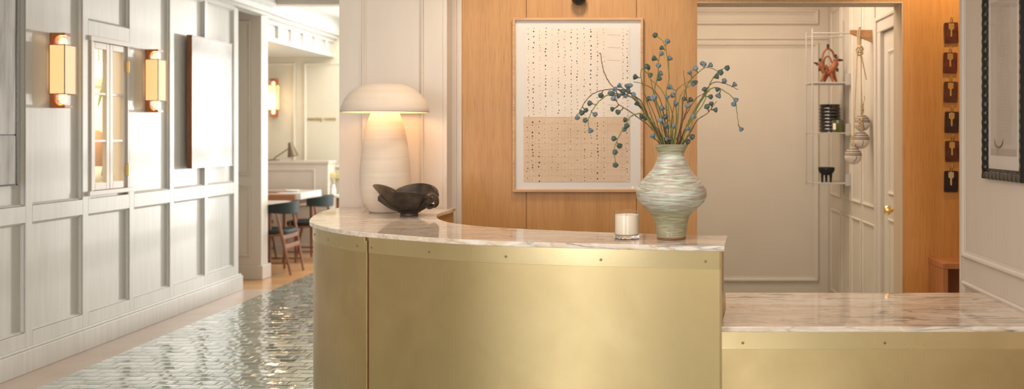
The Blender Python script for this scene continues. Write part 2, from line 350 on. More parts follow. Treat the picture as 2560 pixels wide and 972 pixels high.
def band_mat(name, stops, axis=2, rough=.5, bump=0, jitter=0, jscale=(4,4,30), coat=0, ior=1.45, gen=True, bsc=(6,6,160)):
    m = bpy.data.materials.new(name); m.use_nodes = True; nt = m.node_tree; N = nt.nodes; L = nt.links; bs = N['Principled BSDF']
    tc = N.new('ShaderNodeTexCoord'); sx = N.new('ShaderNodeSeparateXYZ'); L.new(tc.outputs['Generated'], sx.inputs[0])
    mp = N.new('ShaderNodeMapping'); L.new(tc.outputs['Object'], mp.inputs[0]); mp.inputs['Scale'].default_value = jscale
    no = N.new('ShaderNodeTexNoise'); L.new(mp.outputs[0], no.inputs['Vector']); no.inputs['Scale'].default_value = 1; no.inputs['Detail'].default_value = 4
    ma = N.new('ShaderNodeMath'); ma.operation = 'MULTIPLY_ADD'; L.new(no.outputs['Fac'], ma.inputs[0]); ma.inputs[1].default_value = jitter
    s2 = N.new('ShaderNodeMath'); s2.operation = 'SUBTRACT'; L.new(sx.outputs[axis], s2.inputs[0]); s2.inputs[1].default_value = jitter/2; L.new(s2.outputs[0], ma.inputs[2])
    r = N.new('ShaderNodeValToRGB'); L.new(ma.outputs[0], r.inputs[0]); e = r.color_ramp.elements
    while len(e) < len(stops): e.new(.5)
    for i, (p, c) in enumerate(stops): e[i].position = p
    for i, (p, c) in enumerate(stops): e[i].color = (*c, 1)
    L.new(r.outputs[0], bs.inputs['Base Color']); bs.inputs['Roughness'].default_value = rough; bs.inputs['Coat Weight'].default_value = coat; bs.inputs['IOR'].default_value = ior
    if bump:
        m2 = N.new('ShaderNodeMapping'); L.new(tc.outputs['Object'], m2.inputs[0]); m2.inputs['Scale'].default_value = bsc
        n2 = N.new('ShaderNodeTexNoise'); L.new(m2.outputs[0], n2.inputs['Vector']); n2.inputs['Scale'].default_value = 1; n2.inputs['Detail'].default_value = 3
        bu = N.new('ShaderNodeBump'); bu.inputs['Strength'].default_value = bump; bu.inputs['Distance'].default_value = .004; L.new(n2.outputs['Fac'], bu.inputs['Height']); L.new(bu.outputs[0], bs.inputs['Normal'])
    return m
clay = mat('pale_ceramic', (.66,.56,.46), (.71,.61,.51), .6, scale=(3,3,60), bump=.35, bscale=(6,6,260), bdist=.0015)
shade_clay = mat('pale_ceramic_shade', (.64,.54,.45), (.69,.59,.50), .65, scale=(4,4,40), bump=.2, bscale=(8,8,200), bdist=.001)
black_clay = mat('black_brown_clay', (.022,.014,.010), (.075,.052,.040), .38, scale=(14,14,14), bump=.6, bscale=(22,22,22), bdist=.003)
wax = mat('candle_wax', (.86,.76,.62), rough=.5)
wax.node_tree.nodes['Principled BSDF'].inputs['Subsurface Weight'].default_value = .3
wax.node_tree.nodes['Principled BSDF'].inputs['Subsurface Radius'].default_value = (.02,.012,.006)
leather = {k: mat('leather_'+k, a, b, .36, scale=(40,40,25), bump=.5, bscale=(60,60,45), bdist=.002) for k, a, b in
           (('oxblood', (.06,.014,.008), (.12,.034,.016)), ('russet', (.075,.014,.007), (.14,.034,.016)), ('umber', (.03,.012,.008), (.06,.026,.018)), ('black', (.014,.008,.007), (.035,.02,.016)), ('chestnut', (.07,.02,.009), (.12,.04,.018)))}
chair_leather = mat('dark_green_leather', (.006,.011,.008), (.010,.016,.012), .6)
terra = mat('terracotta', (.20,.055,.018), (.33,.11,.04), .5, scale=(18,18,18), bump=.3, bscale=(60,60,60))
terra_d = mat('dark_burnt_clay', (.025,.014,.010), (.05,.025,.016), .5)
terra_l = mat('pale_terracotta', (.52,.24,.12), rough=.7)
black_glass = mat('black_glass', (.006,.004,.003), rough=.05, coat=1)
olive_glass = mat('olive_glass', (.055,.06,.012), (.10,.10,.02), .08, coat=1)
cast_black = mat('matt_black_ceramic', (.006,.007,.006), rough=.45)
label_w = mat('cream_label', (.75,.70,.58), rough=.7)
rope = mat('jute_rope', (.55,.40,.22), (.70,.54,.33), .85, scale=(300,300,160), bump=1.0, bscale=(400,400,190), bdist=.003)
ballm = []
for k, jt in enumerate((.0, .03, .05)):
    st = [(0, (.66,.57,.47)), (.52, (.66,.57,.47)), (.525, (.05,.045,.04)), (.56, (.05,.045,.04)), (.57, (.38,.32,.26)), (.62, (.38,.32,.26)), (.63, (.05,.045,.04)), (.655, (.06,.05,.045)), (.665, (.42,.35,.28)), (.73, (.40,.33,.27)), (.74, (.06,.05,.045)), (.78, (.06,.05,.045)), (.79, (.36,.30,.24)), (.86, (.36,.30,.24)), (.87, (.05,.045,.04)), (.91, (.05,.05,.045)), (.92, (.30,.26,.21))]
    ballm.append(band_mat('striped_clay_ball', st, rough=.6, jitter=.02+jt*.3, jscale=(14,14,14)))
vase_m = None
def vase_mat():
    m = bpy.data.materials.new('streaked_mint_glaze'); m.use_nodes = True; nt = m.node_tree; N = nt.nodes; L = nt.links; bs = N['Principled BSDF']
    tc = N.new('ShaderNodeTexCoord'); sx = N.new('ShaderNodeSeparateXYZ'); L.new(tc.outputs['Generated'], sx.inputs[0])
    def noise(sc, det=4, dist=0):
        mp = N.new('ShaderNodeMapping'); L.new(tc.outputs['Object'], mp.inputs[0]); mp.inputs['Scale'].default_value = sc
        n = N.new('ShaderNodeTexNoise'); L.new(mp.outputs[0], n.inputs['Vector']); n.inputs['Scale'].default_value = 1; n.inputs['Detail'].default_value = det; n.inputs['Distortion'].default_value = dist
        return n.outputs['Fac']
    def ramp(f, *st):
        r = N.new('ShaderNodeValToRGB'); L.new(f, r.inputs[0]); e = r.color_ramp.elements
        while len(e) < len(st): e.new(.5)
        for i, (p, c) in enumerate(st): e[i].position = p
        for i, (p, c) in enumerate(st): e[i].color = (*c, 1)
        return r.outputs[0]
    W, B_ = (1,1,1), (0,0,0)
    jit = N.new('ShaderNodeMath'); jit.operation = 'MULTIPLY_ADD'; L.new(noise((12,12,30), 4), jit.inputs[0]); jit.inputs[1].default_value = .16
    sb = N.new('ShaderNodeMath'); sb.operation = 'SUBTRACT'; L.new(sx.outputs[2], sb.inputs[0]); sb.inputs[1].default_value = .08; L.new(sb.outputs[0], jit.inputs[2])
    st_ = noise((11,11,150), 8, 1.2); bl = noise((9,9,95), 5, .8)
    glaze = ramp(st_, (.38, (.27,.25,.165)), (.46, (.42,.43,.34)), (.54, (.54,.60,.51)), (.66, (.62,.65,.57)))
    pinkf = ramp(bl, (.48, B_), (.56, (.85,.85,.85))); glaze = mixc(nt, pinkf, glaze, (.45,.36,.33))
    clayc = ramp(st_, (.40, (.27,.245,.145)), (.60, (.40,.385,.26)))
    zone = ramp(jit.outputs[0], (.30, B_), (.36, W), (.86, W), (.90, B_))
    bare = ramp(noise((10,10,34), 5, 1.0), (.60, B_), (.66, W))
    c = mixc(nt, zone, clayc, glaze); c = mixc(nt, bare, c, (.34,.31,.19))
    foot = ramp(sx.outputs[2], (.022, W), (.032, B_)); c = mixc(nt, foot, c, (.21,.095,.045))
    L.new(c, bs.inputs['Base Color']); bs.inputs['Roughness'].default_value = .3; bs.inputs['Coat Weight'].default_value = .35
    bu = N.new('ShaderNodeBump'); bu.inputs['Strength'].default_value = .8; bu.inputs['Distance'].default_value = .004; L.new(st_, bu.inputs['Height']); L.new(bu.outputs[0], bs.inputs['Normal'])
    return m
vase_m = vase_mat()
stem_g = mat('green_stem', (.13,.15,.035), (.20,.20,.06), .6, scale=(30,30,30)); stem_b = mat('brown_stem', (.11,.05,.022), (.17,.085,.04), .6, scale=(30,30,30))
pod_m = mat('blue_grey_pod', (.05,.085,.105), (.20,.27,.31), .7, scale=(160,160,160), ramp=(.32,.66), bump=.5, bscale=(300,300,300), bdist=.001); pod_g = mat('green_grey_pod', (.045,.065,.055), (.10,.135,.12), .7, scale=(110,110,110))
podtop = mat('pale_pod_crown', (.22,.27,.29), (.12,.15,.17), .8, scale=(200,200,200))
shade_glow = mat('glowing_shade_fabric', (.80,.62,.38), rough=.8, emis=(1,.55,.20), estr=.75)
shade_glow_s = mat('glowing_shade_side', (.85,.75,.6), rough=.8, emis=(1,.62,.28), estr=.55)
glow_white = mat('opal_glass_tube', (.9,.85,.75), rough=.3, emis=(1,.75,.45), estr=1.0)
sconce_wood = mat('orange_wood_bracket', (.36,.11,.03), (.46,.16,.05), .4, scale=(20,20,5))
trim_dark = mat('shade_edge_wire', (.28,.17,.10), rough=.5)
canvas_art = mat('pale_abstract_canvas', (.34,.32,.30), (.58,.56,.53), .5, scale=(2,2,2.6), detail=6, bump=.2, bscale=(9,9,9), warp=.8)
grey_art = mat('weathered_grey_board', (.28,.26,.235), (.52,.50,.47), .6, scale=(18,18,2.2), detail=6, bump=.3, bscale=(40,40,5), warp=.4)
canvas_edge = mat('dark_canvas_edge', (.16,.09,.05), rough=.6)
green_leaf = mat('green_leaves', (.16,.24,.05), (.30,.38,.10), .5, scale=(10,10,10))
amber = mat('amber_ceramic', (.45,.20,.07), rough=.4)
white_c = mat('white_ceramic', (.8,.78,.74), rough=.3)
letter_m = mat('gold_letters', (.60,.42,.16), rough=.35, metal=.3)
table_top_m = mat('white_marble_table', (.82,.80,.77), (.7,.68,.66), .15, scale=(4,4,4), warp=1.)
lamp_metal = mat('bronze_lamp_metal', (.20,.155,.105), rough=.4, metal=.4)
yellow = mat('yellow_petals', (.75,.55,.04), rough=.6)
paper = mat('drawing_paper', (.54,.47,.42), (.58,.52,.47), .8, scale=(3,3,3))
pencil = mat('pencil_grey', (.43,.37,.33), rough=.9); inkwash = mat('ink_wash', (.22,.18,.16), rough=.9)

# ------------------------------------------------------------------ the setting
S = dict(kind='structure', origin=False)
XW = -3.84; XR = 1.552; YW = 5.05; XB = 1.56
CEIL = 2.9
MB().box(-3.53, 2.3, -2.1, 12.0, -.05, 0).build('floor', tile, **S)
MB().box(-3.86, -3.53, -2.1, 8.36, -.05, 0).build('trim_1', stone, **S)
MB().box(-6.2, -3.86, -2.1, 12, -.05, 0).box(-3.86, -3.53, 8.36, 12, -.05, 0).build('floor', planks, **S)
MB().box(-6.2, 2.4, -2.1, 9.02, CEIL, CEIL+.1).box(-6.2, 2.4, 9.02, 12, 2.98, 3.08).build('ceiling', plaster, **S)

# left panelled wall
stile_px = [(64,81),(207,221),(324,335),(425,435),(512,519),(585,596)]
panels = []; 
ys = [(YX(a, XW), YX(b, XW)) for a, b in stile_px]
prev = [(ys[0][0]-.56*k-.0, ys[0][0]-.56*k+.06) for k in range(13, 0, -1)]
allst = [(a, b) for a, b in prev]+ys
mb = MB(); xp = XW-.024
wy0, wy1, wz0, wz1 = YX(226, XW), YX(321, XW), 1.075, 2.155
mb.box(-3.97, xp, -2.1, wy0, 0, CEIL); mb.box(-3.97, xp, wy1, 8.30, 0, CEIL); mb.box(-3.97, xp, wy0, wy1, 0, wz0); mb.box(-3.97, xp, wy0, wy1, wz1, CEIL)
for a, b in allst: mb.box(xp-.01, XW, a, b, .15, 2.68)
gaps = [(allst[i][1], allst[i+1][0]) for i in range(len(allst)-1)]
for i, (a, b) in enumerate(gaps):
    mb.box(xp-.01, XW, a, b, .15, .245); mb.box(xp-.01, XW, a, b, .93, 1.035); mb.box(xp-.01, XW, a, b, 2.655, 2.70)
    win = i == len(gaps)-4
    O = (xp, 0, 0); U = (0,1,0); V = (0,0,1); N_ = (1,0,0)
    mb.frame(O, U, V, N_, a, b, .245, .93, .016, .018)
    if win:
        mb.box(xp-.01, XW, a, b, 2.16, 2.275); mb.frame(O, U, V, N_, a, b, 2.275, 2.655, .016, .018)
        mb.box(xp-.01, XW, a, wy0, 1.035, 2.16); mb.box(xp-.01, XW, wy1, b, 1.035, 2.16)
    else: mb.frame(O, U, V, N_, a, b, 1.035, 2.655, .016, .018)
mb.build('wall_left', paint_w, bevel=.002, **S)
MB().box(xp, XW+.028, -2.1, 8.335, 0, .140).box(xp, XW+.018, -2.1, 8.325, .140, .158).box(-3.97, xp, 8.302, 8.335, 0, .14).build('baseboard_left', paint_w, bevel=.004, **S)
# cornice runs on over the side passage
def cornice(mb, y0, y1):
    pts = [(-3.97, y0, 2.70), (XW+.004, y0, 2.70), (XW+.004, y0, 2.725), (XW+.03, y0, 2.735), (XW+.045, y0, 2.78), (XW+.09, y0, 2.82), (XW+.1, y0, CEIL), (-3.97, y0, CEIL)]
    mb.extrude(pts, (0, y1-y0, 0))
mb = MB(); cornice(mb, -2.1, 8.96); mb.build('trim_2', paint_w, **S)

# wall pier at the end of the side passage, with header over the dining opening
yp = 8.94; xe = (653-CX)/F*yp
mb = MB(); mb.box(-6.2, xe, yp, yp+.16, 0, CEIL+.08)
O = (0, yp, 0); U = (1,0,0); V = (0,0,1); N_ = (0,-1,0)
x1 = (627-CX)/F*yp
mb.frame(O, U, V, N_, x1-.46, x1, 1.066, 2.653, .035, .02); mb.frame(O, U, V, N_, x1-.46, x1, .233, .955, .035, .02)
mb.box(xe, -1.70, yp, yp+.16, 2.817, CEIL+.08)
mb.build('wall_pier', paint, bevel=.003, **S)
MB().box(-6.2, xe+.025, yp-.025, yp+.185, 0, .143).build('baseboard_pier', paint, bevel=.006, **S)
# dining room shell
mb = MB(); YD = 11.35
mb.box(-6.2, -3.0, YD, YD+.15, 0, 3.0); mb.box(-1.7, 0.15, YD, YD+.15, 0, 3.0); mb.box(-3.0, -1.7, YD, YD+.15, 0, .1); mb.box(-3.0, -1.7, YD, YD+.15, 2.8, 3.0)
O = (0, YD, 0)
xa = (738-CX)/F*YD; xb = (760-CX)/F*YD
mb.frame(O, U, V, N_, xa-.9, xa, 1.05, 2.42, .04, .02); mb.frame(O, U, V, N_, xb, xb+.72, 1.05, 2.42, .04, .02)
mb.box(-6.2, -3.0, YD-.03, YD, .93, 1.0); mb.box(-1.7, 0.15, YD-.03, YD, .93, 1.0)
mb.build('wall_dining', cream, bevel=.003, **S)
mb = MB(); mb.box(-6.2, -6.05, -2.1, YD, 0, 3.0); mb.build('wall_far_left', cream, **S)
mb = MB(); mb.box(0, .15, 7.5, 9.3, 0, 3.0).box(0, .15, 11.1, YD, 0, 3.0).box(0, .15, 9.3, 11.1, 0, .8).box(0, .15, 9.3, 11.1, 2.8, 3.0).build('wall_dining_right', cream, **S)
# dropped soffit with sunk square coffers
mb = MB(); xs = -4.0; zt, zb = 2.723, 2.489
mb.box(-6.05, xs-.035, yp+.16, YD, zb, 2.98)
cells = []; y = yp+.30
mb.box(xs-.04, xs, yp+.16, YD, zb, zb+.045); mb.box(xs-.04, xs, yp+.16, YD, zt-.045, zt)
while y < YD-.1:
    mb.box(xs-.04, xs, y, y+.06, zb+.04, zt-.04); y += .36
mb.box(xs-.10, xs+.05, yp+.16, YD, zt, zt+.04); mb.box(xs-.10, xs+.10, yp+.16, YD, zt+.04, 2.98)
mb.build('trim_3', paint_w, bevel=.003, **S)

# room seen through the glazed cabinet doors
mb = MB(); mb.box(-5.5, -3.97, 5.0, 5.1, 0, 2.9).box(-5.6, -5.5, 5.0, 8.36, 0, 2.9).box(-5.5, -3.97, 8.2, 8.30, 0, 2.9).build('wall_side_room', cream, **S)

# pillar wall between corridor and desk
YC = 4.90; xl = (848-CX)/F*YC; xr = (1112-CX)/F*YC
mb = MB(); mb.box(xl, xr, YC, YW, 0, CEIL); mb.box(xl, xr-.02, YW, 7.6, 0, CEIL)
mb.box(xl, xl+.15, 7.6, 8.94, 0, CEIL)
mb.box(xl, 0, 7.5, 7.6, 0, CEIL)
O = (0, YC, 0)
a = (905-CX)/F*YC; b = (1059-CX)/F*YC
mb.frame(O, U, V, N_, a, b, .3, 2.68, .024, .014)
# stepped casing against the oak wall
mb.box(xr-.01, xr+.013, YC-.004, YW+.02, 0, CEIL)
mb.box(xr-.01, (1143-CX)/F*YW, YW-.03, YW+.02, 0, CEIL); mb.box(xr, (1155-CX)/F*YW, YW-.014, YW+.03, 0, CEIL)
mb.build('wall_pillar', paint, bevel=.003, **S)

# oak wall with doorway
xdl = (1743-CX)/F*YW; xdr = (2256-CX)/F*YW; zdh = H+333*YW/F; yj = 5.21
xo = (1155-CX)/F*YW
mb = MB()
j1 = (1316-CX)/F*YW; j2 = (1591-CX)/F*YW
for a, b in ((xo, j1-.002), (j1+.002, j2-.002), (j2+.002, xdl)): mb.box(a, b, YW, yj, 0, CEIL)
mb.box(xo, xdl-.02, YW+.012, yj-.01, 0, CEIL)
mb.box(xdl, xdr, YW, yj, zdh, CEIL)
mb.build('wall_back', oak, **S)
mb = MB(); mb.box(xdr, 2.3, YW, yj, 0, CEIL); mb.build('wall_back_right', oak_key, **S)
mb = MB(); mb.box(xdr-.004, xdr+.001, YW-.003, yj+.003, 0, zdh); mb.box(xdl, xdr, YW-.002, yj+.002, zdh-.006, zdh+.001)
mb.build('trim_4', mat('pale_oak_lining', (.50,.37,.25), (.55,.42,.29), .5, scale=(30,30,2)), **S)
# back room
YB = XB*F/(2070-CX)
mb = MB(); mb.box(.0, XB+.15, YB, YB+.12, 0, CEIL)
O = (0, YB, 0)
zz = lambda py, Y: H-(py-CY)/F*Y
xf = (2047-CX)/F*YB
mb.frame(O, U, V, N_, .1, xf, zz(62, YB), zz(23, YB), .045, .02)
mb.frame(O, U, V, N_, .1, xf, .25, zz(106, YB), .045, .02)
mb.box(.0, XB, YB-.012, YB, zz(100, YB)+.005, zz(100, YB)+.02)
mb.build('wall_back_room', paint_b, bevel=.002, **S)
mb = MB(); mb.box(.0, .12, yj, YB, 0, CEIL); mb.build('wall_back_room_left', paint_b, **S)
mb = MB(); ydf = XB*F/(2198-CX)
mb.box(XB, XB+.15, ydf, YB, 0, CEIL); mb.box(XB, XB+.15, yj, ydf, zz(57, ydf), CEIL); mb.box(XB+.05, XB+.15, yj, ydf, 0, CEIL)
O = (XB, 0, 0); Uy = (0,1,0); Nx = (-1,0,0)
for k, (pa, pb) in enumerate(((2079,2103),(2106,2128),(2131,2154),(2158,2189))):
    y1_, y0_ = XB*F/(pa-CX), XB*F/(pb-CX)
    mb.frame(O, Uy, V, Nx, y0_, y1_, .2, .8775, .028, .012)
    mb.frame(O, Uy, V, Nx, y0_, y1_, .986, 2.496, .028, .012)
mb.build('wall_back_room_right', paint_b, bevel=.002, **S)
# door in the back room's right wall
zd = zz(57, ydf)
dr = empty('door_1', (XB, 5.45, 0), kind='structure')
mb = MB(); c0 = ydf; mb.box(XB-.02, XB+.02, c0-.09, c0+.005, 0, zd-.07); mb.box(XB-.02, XB+.02, yj, c0+.005, zd-.07, zd+.02)
mb.box(XB-.03, XB, c0-.02, c0+.015, 0, zd+.005); mb.box(XB-.03, XB, yj, c0+.015, zd+.005, zd+.03)
mb.build('door_casing', paint_b, dr, bevel=.004)
mb = MB(); mb.box(XB+.005, XB+.045, yj+.01, c0-.09, .01, zd-.075)
mb.frame((XB+.005,0,0), Uy, V, Nx, yj+.02, c0-.20, 1.1, zd-.2, .03, .01); mb.frame((XB+.005,0,0), Uy, V, Nx, yj+.02, c0-.20, .2, .95, .03, .01)
leaf = mb.build('door_leaf', paint_b, dr, bevel=.002)
ky = 5.36; kz = zz(525, ky)
MB().lathe([(0,0),(.026,0),(.026,.006),(.012,.010),(.011,.03),(.02,.036),(.031,.05),(.032,.062),(.024,.075),(0,.08)], (XB+.006, ky, kz), 32, (-1,0,0)).build('door_knob', gold, leaf, smooth=True, label='polished brass door knob')

# right wall of the lobby
ye = XR*F/(2400-CX)
mb = MB(); mb.box(XR, XR+.15, -2.1, ye, 0, CEIL)
O = (XR, 0, 0)
yf = XR*F/(2404-CX); mb.frame(O, Uy, V, Nx, 2.6, yf-.025, .89, 2.65, .035, .016); mb.frame(O, Uy, V, Nx, 2.6, yf-.028, .2, .777, .035, .016)
mb.frame(O, Uy, V, Nx, -.5, 2.45, .89, 2.65, .035, .016)
mb.box(XR-.004, XR, ye-.02, ye, 0, CEIL)
mb.build('wall_right', paint, bevel=.003, **S)
mb = MB(); mb.box(2.3, 2.4, ye-.1, yj, 0, CEIL).box(XR+.15, 2.3, ye-.1, ye-.0, 0, CEIL); mb.build('wall_alcove', paint, **S)
# wall behind the camera with two tall daylight openings, third added to brighten brass
mb = MB(); mb.box(-3.97, XR+.15, -2.2, -2.1, 0, .5).box(-3.97, XR+.15, -2.2, -2.1, 2.7, CEIL)
for a, b in ((-3.97,-3.7),(-2.85,-2.75),(-1.9,.25),(1.25,XR+.15)): mb.box(a, b, -2.2, -2.1, .5, 2.7)
mb.build('wall_front', paint, **S)

# ------------------------------------------------------------------ glazed cabinet doors in the left wall
wr = empty('window_1', (XW, (wy0+wy1)/2, wz0), kind='structure')
mb = MB(); t = .02
mb.box(xp-.06, XW+.008, wy0, wy0+t, wz0, wz1); mb.box(xp-.06, XW+.008, wy1-t, wy1, wz0, wz1); mb.box(xp-.06, XW+.012, wy0-.01, wy1+.01, wz1-t, wz1+.015)
mb.box(xp-.06, XW+.016, wy0-.03, wy1+.04, wz0-.02, wz0+.012)
mb.build('window_frame', paint, wr, bevel=.002)
ym = (wy0+wy1)/2
for k, (a, b) in enumerate(((wy0+t, ym-.002), (ym+.002, wy1-t))):
    mb = MB(); s_ = .036; z0, z1 = wz0+.014, wz1-t-.003; xa_, xb_ = XW-.034, XW-.002
    mb.box(xa_, xb_, a, a+s_, z0, z1).box(xa_, xb_, b-s_, b, z0, z1).box(xa_, xb_, a+s_, b-s_, z0, z0+.05).box(xa_, xb_, a+s_, b-s_, z1-.045, z1)
    for zm in (1.436, 1.77): mb.box(xa_+.006, xb_-.002, a+s_, b-s_, zm-.009, zm+.009)
    lf = mb.build('casement', paint, wr, bevel=.002)
    MB().box(XW-.024, XW-.021, a+s_-.003, b-s_+.003, z0+.045, z1-.04).build('pane', pane, lf)
    if k == 1:
        for zc in (1.22, 1.985):
            MB().box(XW-.002, XW+.012, b-.010, b+.016, zc-.04, zc+.04).lathe([(0,-.045),(.005,-.045),(.005,.045),(0,.045)], (XW+.012, b+.002, zc), 10).build('hinge', gold, lf, label='gold hinge')
# things in the room behind the glass
def rx(px, X): return X*F/(px-CX)
y_ = rx(236, -4.75)
MB().box(-5.3, -4.37, 7.0, 8.1, .98, 1.02).box(-5.3, -4.37, 7.0, 8.1, 0, .98).build('sideboard', walnut, bevel=.004, label='brown sideboard standing behind the small glazed wall window', cat='sideboard')
z = 1.02; y_ = rx(237, -4.6)
lp = empty('table_lamp', (-4.6, y_, z), 'amber glazed lamp seen through the left pane of the wall window', 'lamp')
MB().lathe([(0,0),(.07,0),(.07,.02),(.02,.05),(.02,.1),(.05,.16),(.095,.26),(.1,.38),(.07,.47),(.03,.5),(0,.5)], (-4.6, y_, z), 24).build('lamp_body', amber, lp, smooth=True)
pl = empty('pendant_lamp', (-4.6, rx(247, -4.6), 2.9), 'rounded white pendant shade seen through the upper left window pane', 'lamp')
q = Vector((-4.6, rx(247, -4.6), 1.93))
MB().lathe([(0,.17),(.04,.16),(.06,.12),(.14,.08),(.17,.02),(.15,-.04),(.08,-.06),(0,-.06)], q, 24).build('lamp_shade', white_c, pl, smooth=True)
MB().tube([q+Vector((0,0,.15)), (q.x, q.y, 2.9)], .004).build('cord', dark, pl)
q = Vector((-4.45, rx(243, -4.45), 1.02))
MB().lathe([(0,0),(.06,0),(.11,.06),(.12,.13),(.09,.2),(.08,.2),(.1,.13),(.09,.06),(0,.02)], q, 24).build('bowl', white_c, smooth=True, label='white ceramic bowl on the sideboard behind the lower left pane', cat='bowl')
pt = empty('potted_plant', (-4.15, rx(296, -4.15), 0), 'tall leafy green plant seen through the right-hand window panes', 'plant')
q = Vector((-4.15, rx(296, -4.15), 0)); rnd = random.Random(4)
MB().lathe([(0,0),(.09,0),(.12,.4),(.105,.4),(.10,.34),(0,.34)], q, 24).build('pot', white_c, pt, smooth=True)
mb = MB()
for i in range(26):
    a = rnd.random()*6.28; top = rnd.uniform(1.2, 2.05); rr = rnd.uniform(.03,.105)
    pts = catmull([q+Vector((0,0,.34)), q+Vector((rr*.3*math.cos(a), rr*.3*math.sin(a), .34+(top-.34)*.5)), q+Vector((rr*math.cos(a), rr*math.sin(a), top)), q+Vector((rr*1.5*math.cos(a), rr*1.5*math.sin(a), top-.12))], 4)
    mb.tube(pts, [.004+.02*math.sin(math.pi*k/(len(pts)-1)) for k in range(len(pts))], 6, flat=.15)
mb.build('foliage', green_leaf, pt, smooth=True)
# floating shelf? none in view

# ------------------------------------------------------------------ wall sconces
def make_sconce():
    r = empty('wall_sconce', (0,0,0))
    # local: wall at x=0, y along the wall (centre 0), z from 0 up, .49 tall
    mb = MB(); hh = .49
    back = MB(); back.box(0, .014, -.038, .038, 0, hh); back.build('backplate', sconce_wood, r, bevel=.002)
    for s_, nm in ((0, 'lower'), (1, 'upper')):
        pts = []
        def zf(z): return z if s_ == 0 else hh-z
        # side profile with a rounded inner corner
        prof = [(.014, 0), (.100, 0), (.100, .018), (.082, .018)]
        for k in range(9):
            a = -math.pi/2-k*(math.pi/2)/8
            prof.append((.066+.034*math.cos(a)-.0, .060+.044*math.sin(a)))
        prof += [(.032, .125), (.014, .125)]
        o = [(x, -.038, zf(z)) for x, z in prof]
        if s_: o = o[::-1]
        MB().extrude(o, (0, .076, 0)).build('bracket', sconce_wood, r, bevel=.0015)
    sh = MB(); x0, x1_, y0, y1, z0, z1 = .012, .112, -.058, .058, .09, .41
    c = .018
    o = [(x0, y0), (x1_-c*0, y0), (x1_, y1), (x0, y1)]
    t_ = .002
    sh.box(x0, x1_, y0, y0+t_, z0, z1).box(x0, x1_, y1-t_, y1, z0, z1)
    s1 = sh.build('lamp_shade', shade_glow, r)
    MB().box(x1_-t_, x1_, y0+t_, y1-t_, z0, z1).build('shade_front', shade_glow_s, s1)
    mb = MB()
    for (x, y) in ((x0, y0), (x1_, y0), (x1_, y1), (x0, y1)): mb.tube([(x, y, z0-.004), (x, y, z1+.004)], .0035, 6)
    for zq in (z0, z1):
        mb.tube([(x0,y0,zq),(x1_,y0,zq)], .003, 6).tube([(x1_,y0,zq),(x1_,y1,zq)], .003, 6).tube([(x0,y1,zq),(x1_,y1,zq)], .003, 6)
    mb.build('shade_wire', trim_dark, s1)
    MB().lathe([(0,.03),(.018,.035),(.024,.055),(.024,.435),(.018,.455),(0,.46)], (.062, 0, 0), 20).build('glass_tube', glow_white, r, smooth=True)
    tag(r, None, 'wall lamp'); return r
sc = make_sconce()
G = 'shaded wall sconces'
sc.location = (xp, 5.725, 1.655); tag(sc, 'lit amber wall sconce on the panel left of the glazed wall window', 'wall lamp', G)
copy_tree(sc, (xp, 6.82, 1.655), 0, 'lit amber wall sconce between the glazed wall window and the pale painting')
copy_tree(sc, ((688.5-CX)/F*YD, YD, H-(292-CY)/F*YD-.0), R(-90), 'small lit sconce on the cream dining wall beyond the opening')
for (x, y, p) in ((xp+.13, 5.725, 1), (xp+.13, 6.82, 1)):
    for z in (1.655+.47, 1.655+.02): point('sconce_glow', (xp+.065, y, z), .55, WARM2, .02)
point('sconce_glow', ((688.5-CX)/F*YD, YD-.18, 1.9), 3, WARM2, .05)

# ------------------------------------------------------------------ art on the left wall
ya, yb = 7.356, 8.10
pr = empty('framed_painting', (XW, (ya+yb)/2, 1.196), 'large pale abstract canvas in a thin dark wooden frame on the panelled wall', 'painting')
MB().box(XW, XW+.040, ya+.004, yb-.004, 1.2, 2.319).build('canvas', canvas_art, pr)
mb = MB(); mb.box(XW, XW+.044, ya, ya+.006, 1.196, 2.323).box(XW, XW+.044, yb-.006, yb, 1.196, 2.323).box(XW, XW+.044, ya, yb, 1.196, 1.202).box(XW, XW+.044, ya, yb, 2.317, 2.323)
mb.build('frame', walnut, pr)
y0_, y1_ = 4.2, YX(35, XW)
pr = empty('weathered_panel_picture', (XW, (y0_+y1_)/2, 1.17), 'tall weathered grey board picture cut off by the left image edge', 'picture')
MB().box(XW, XW+.02, y0_+.01, y1_-.01, 1.18, 1.474).build('lower_board', grey_art, pr); MB().box(XW, XW+.02, y0_+.01, y1_-.01, 1.482, 2.76-.12).build('upper_board', grey_art, pr)
mb = MB(); mb.box(XW, XW+.022, y1_-.01, y1_, 1.17, 2.65).box(XW, XW+.022, y0_, y0_+.01, 1.17, 2.65).box(XW, XW+.022, y0_, y1_, 1.17, 1.18).box(XW, XW+.022, y0_, y1_, 2.64, 2.65).box(XW, XW+.018, y0_, y1_, 1.474, 1.482)
mb.build('frame', dark, pr)

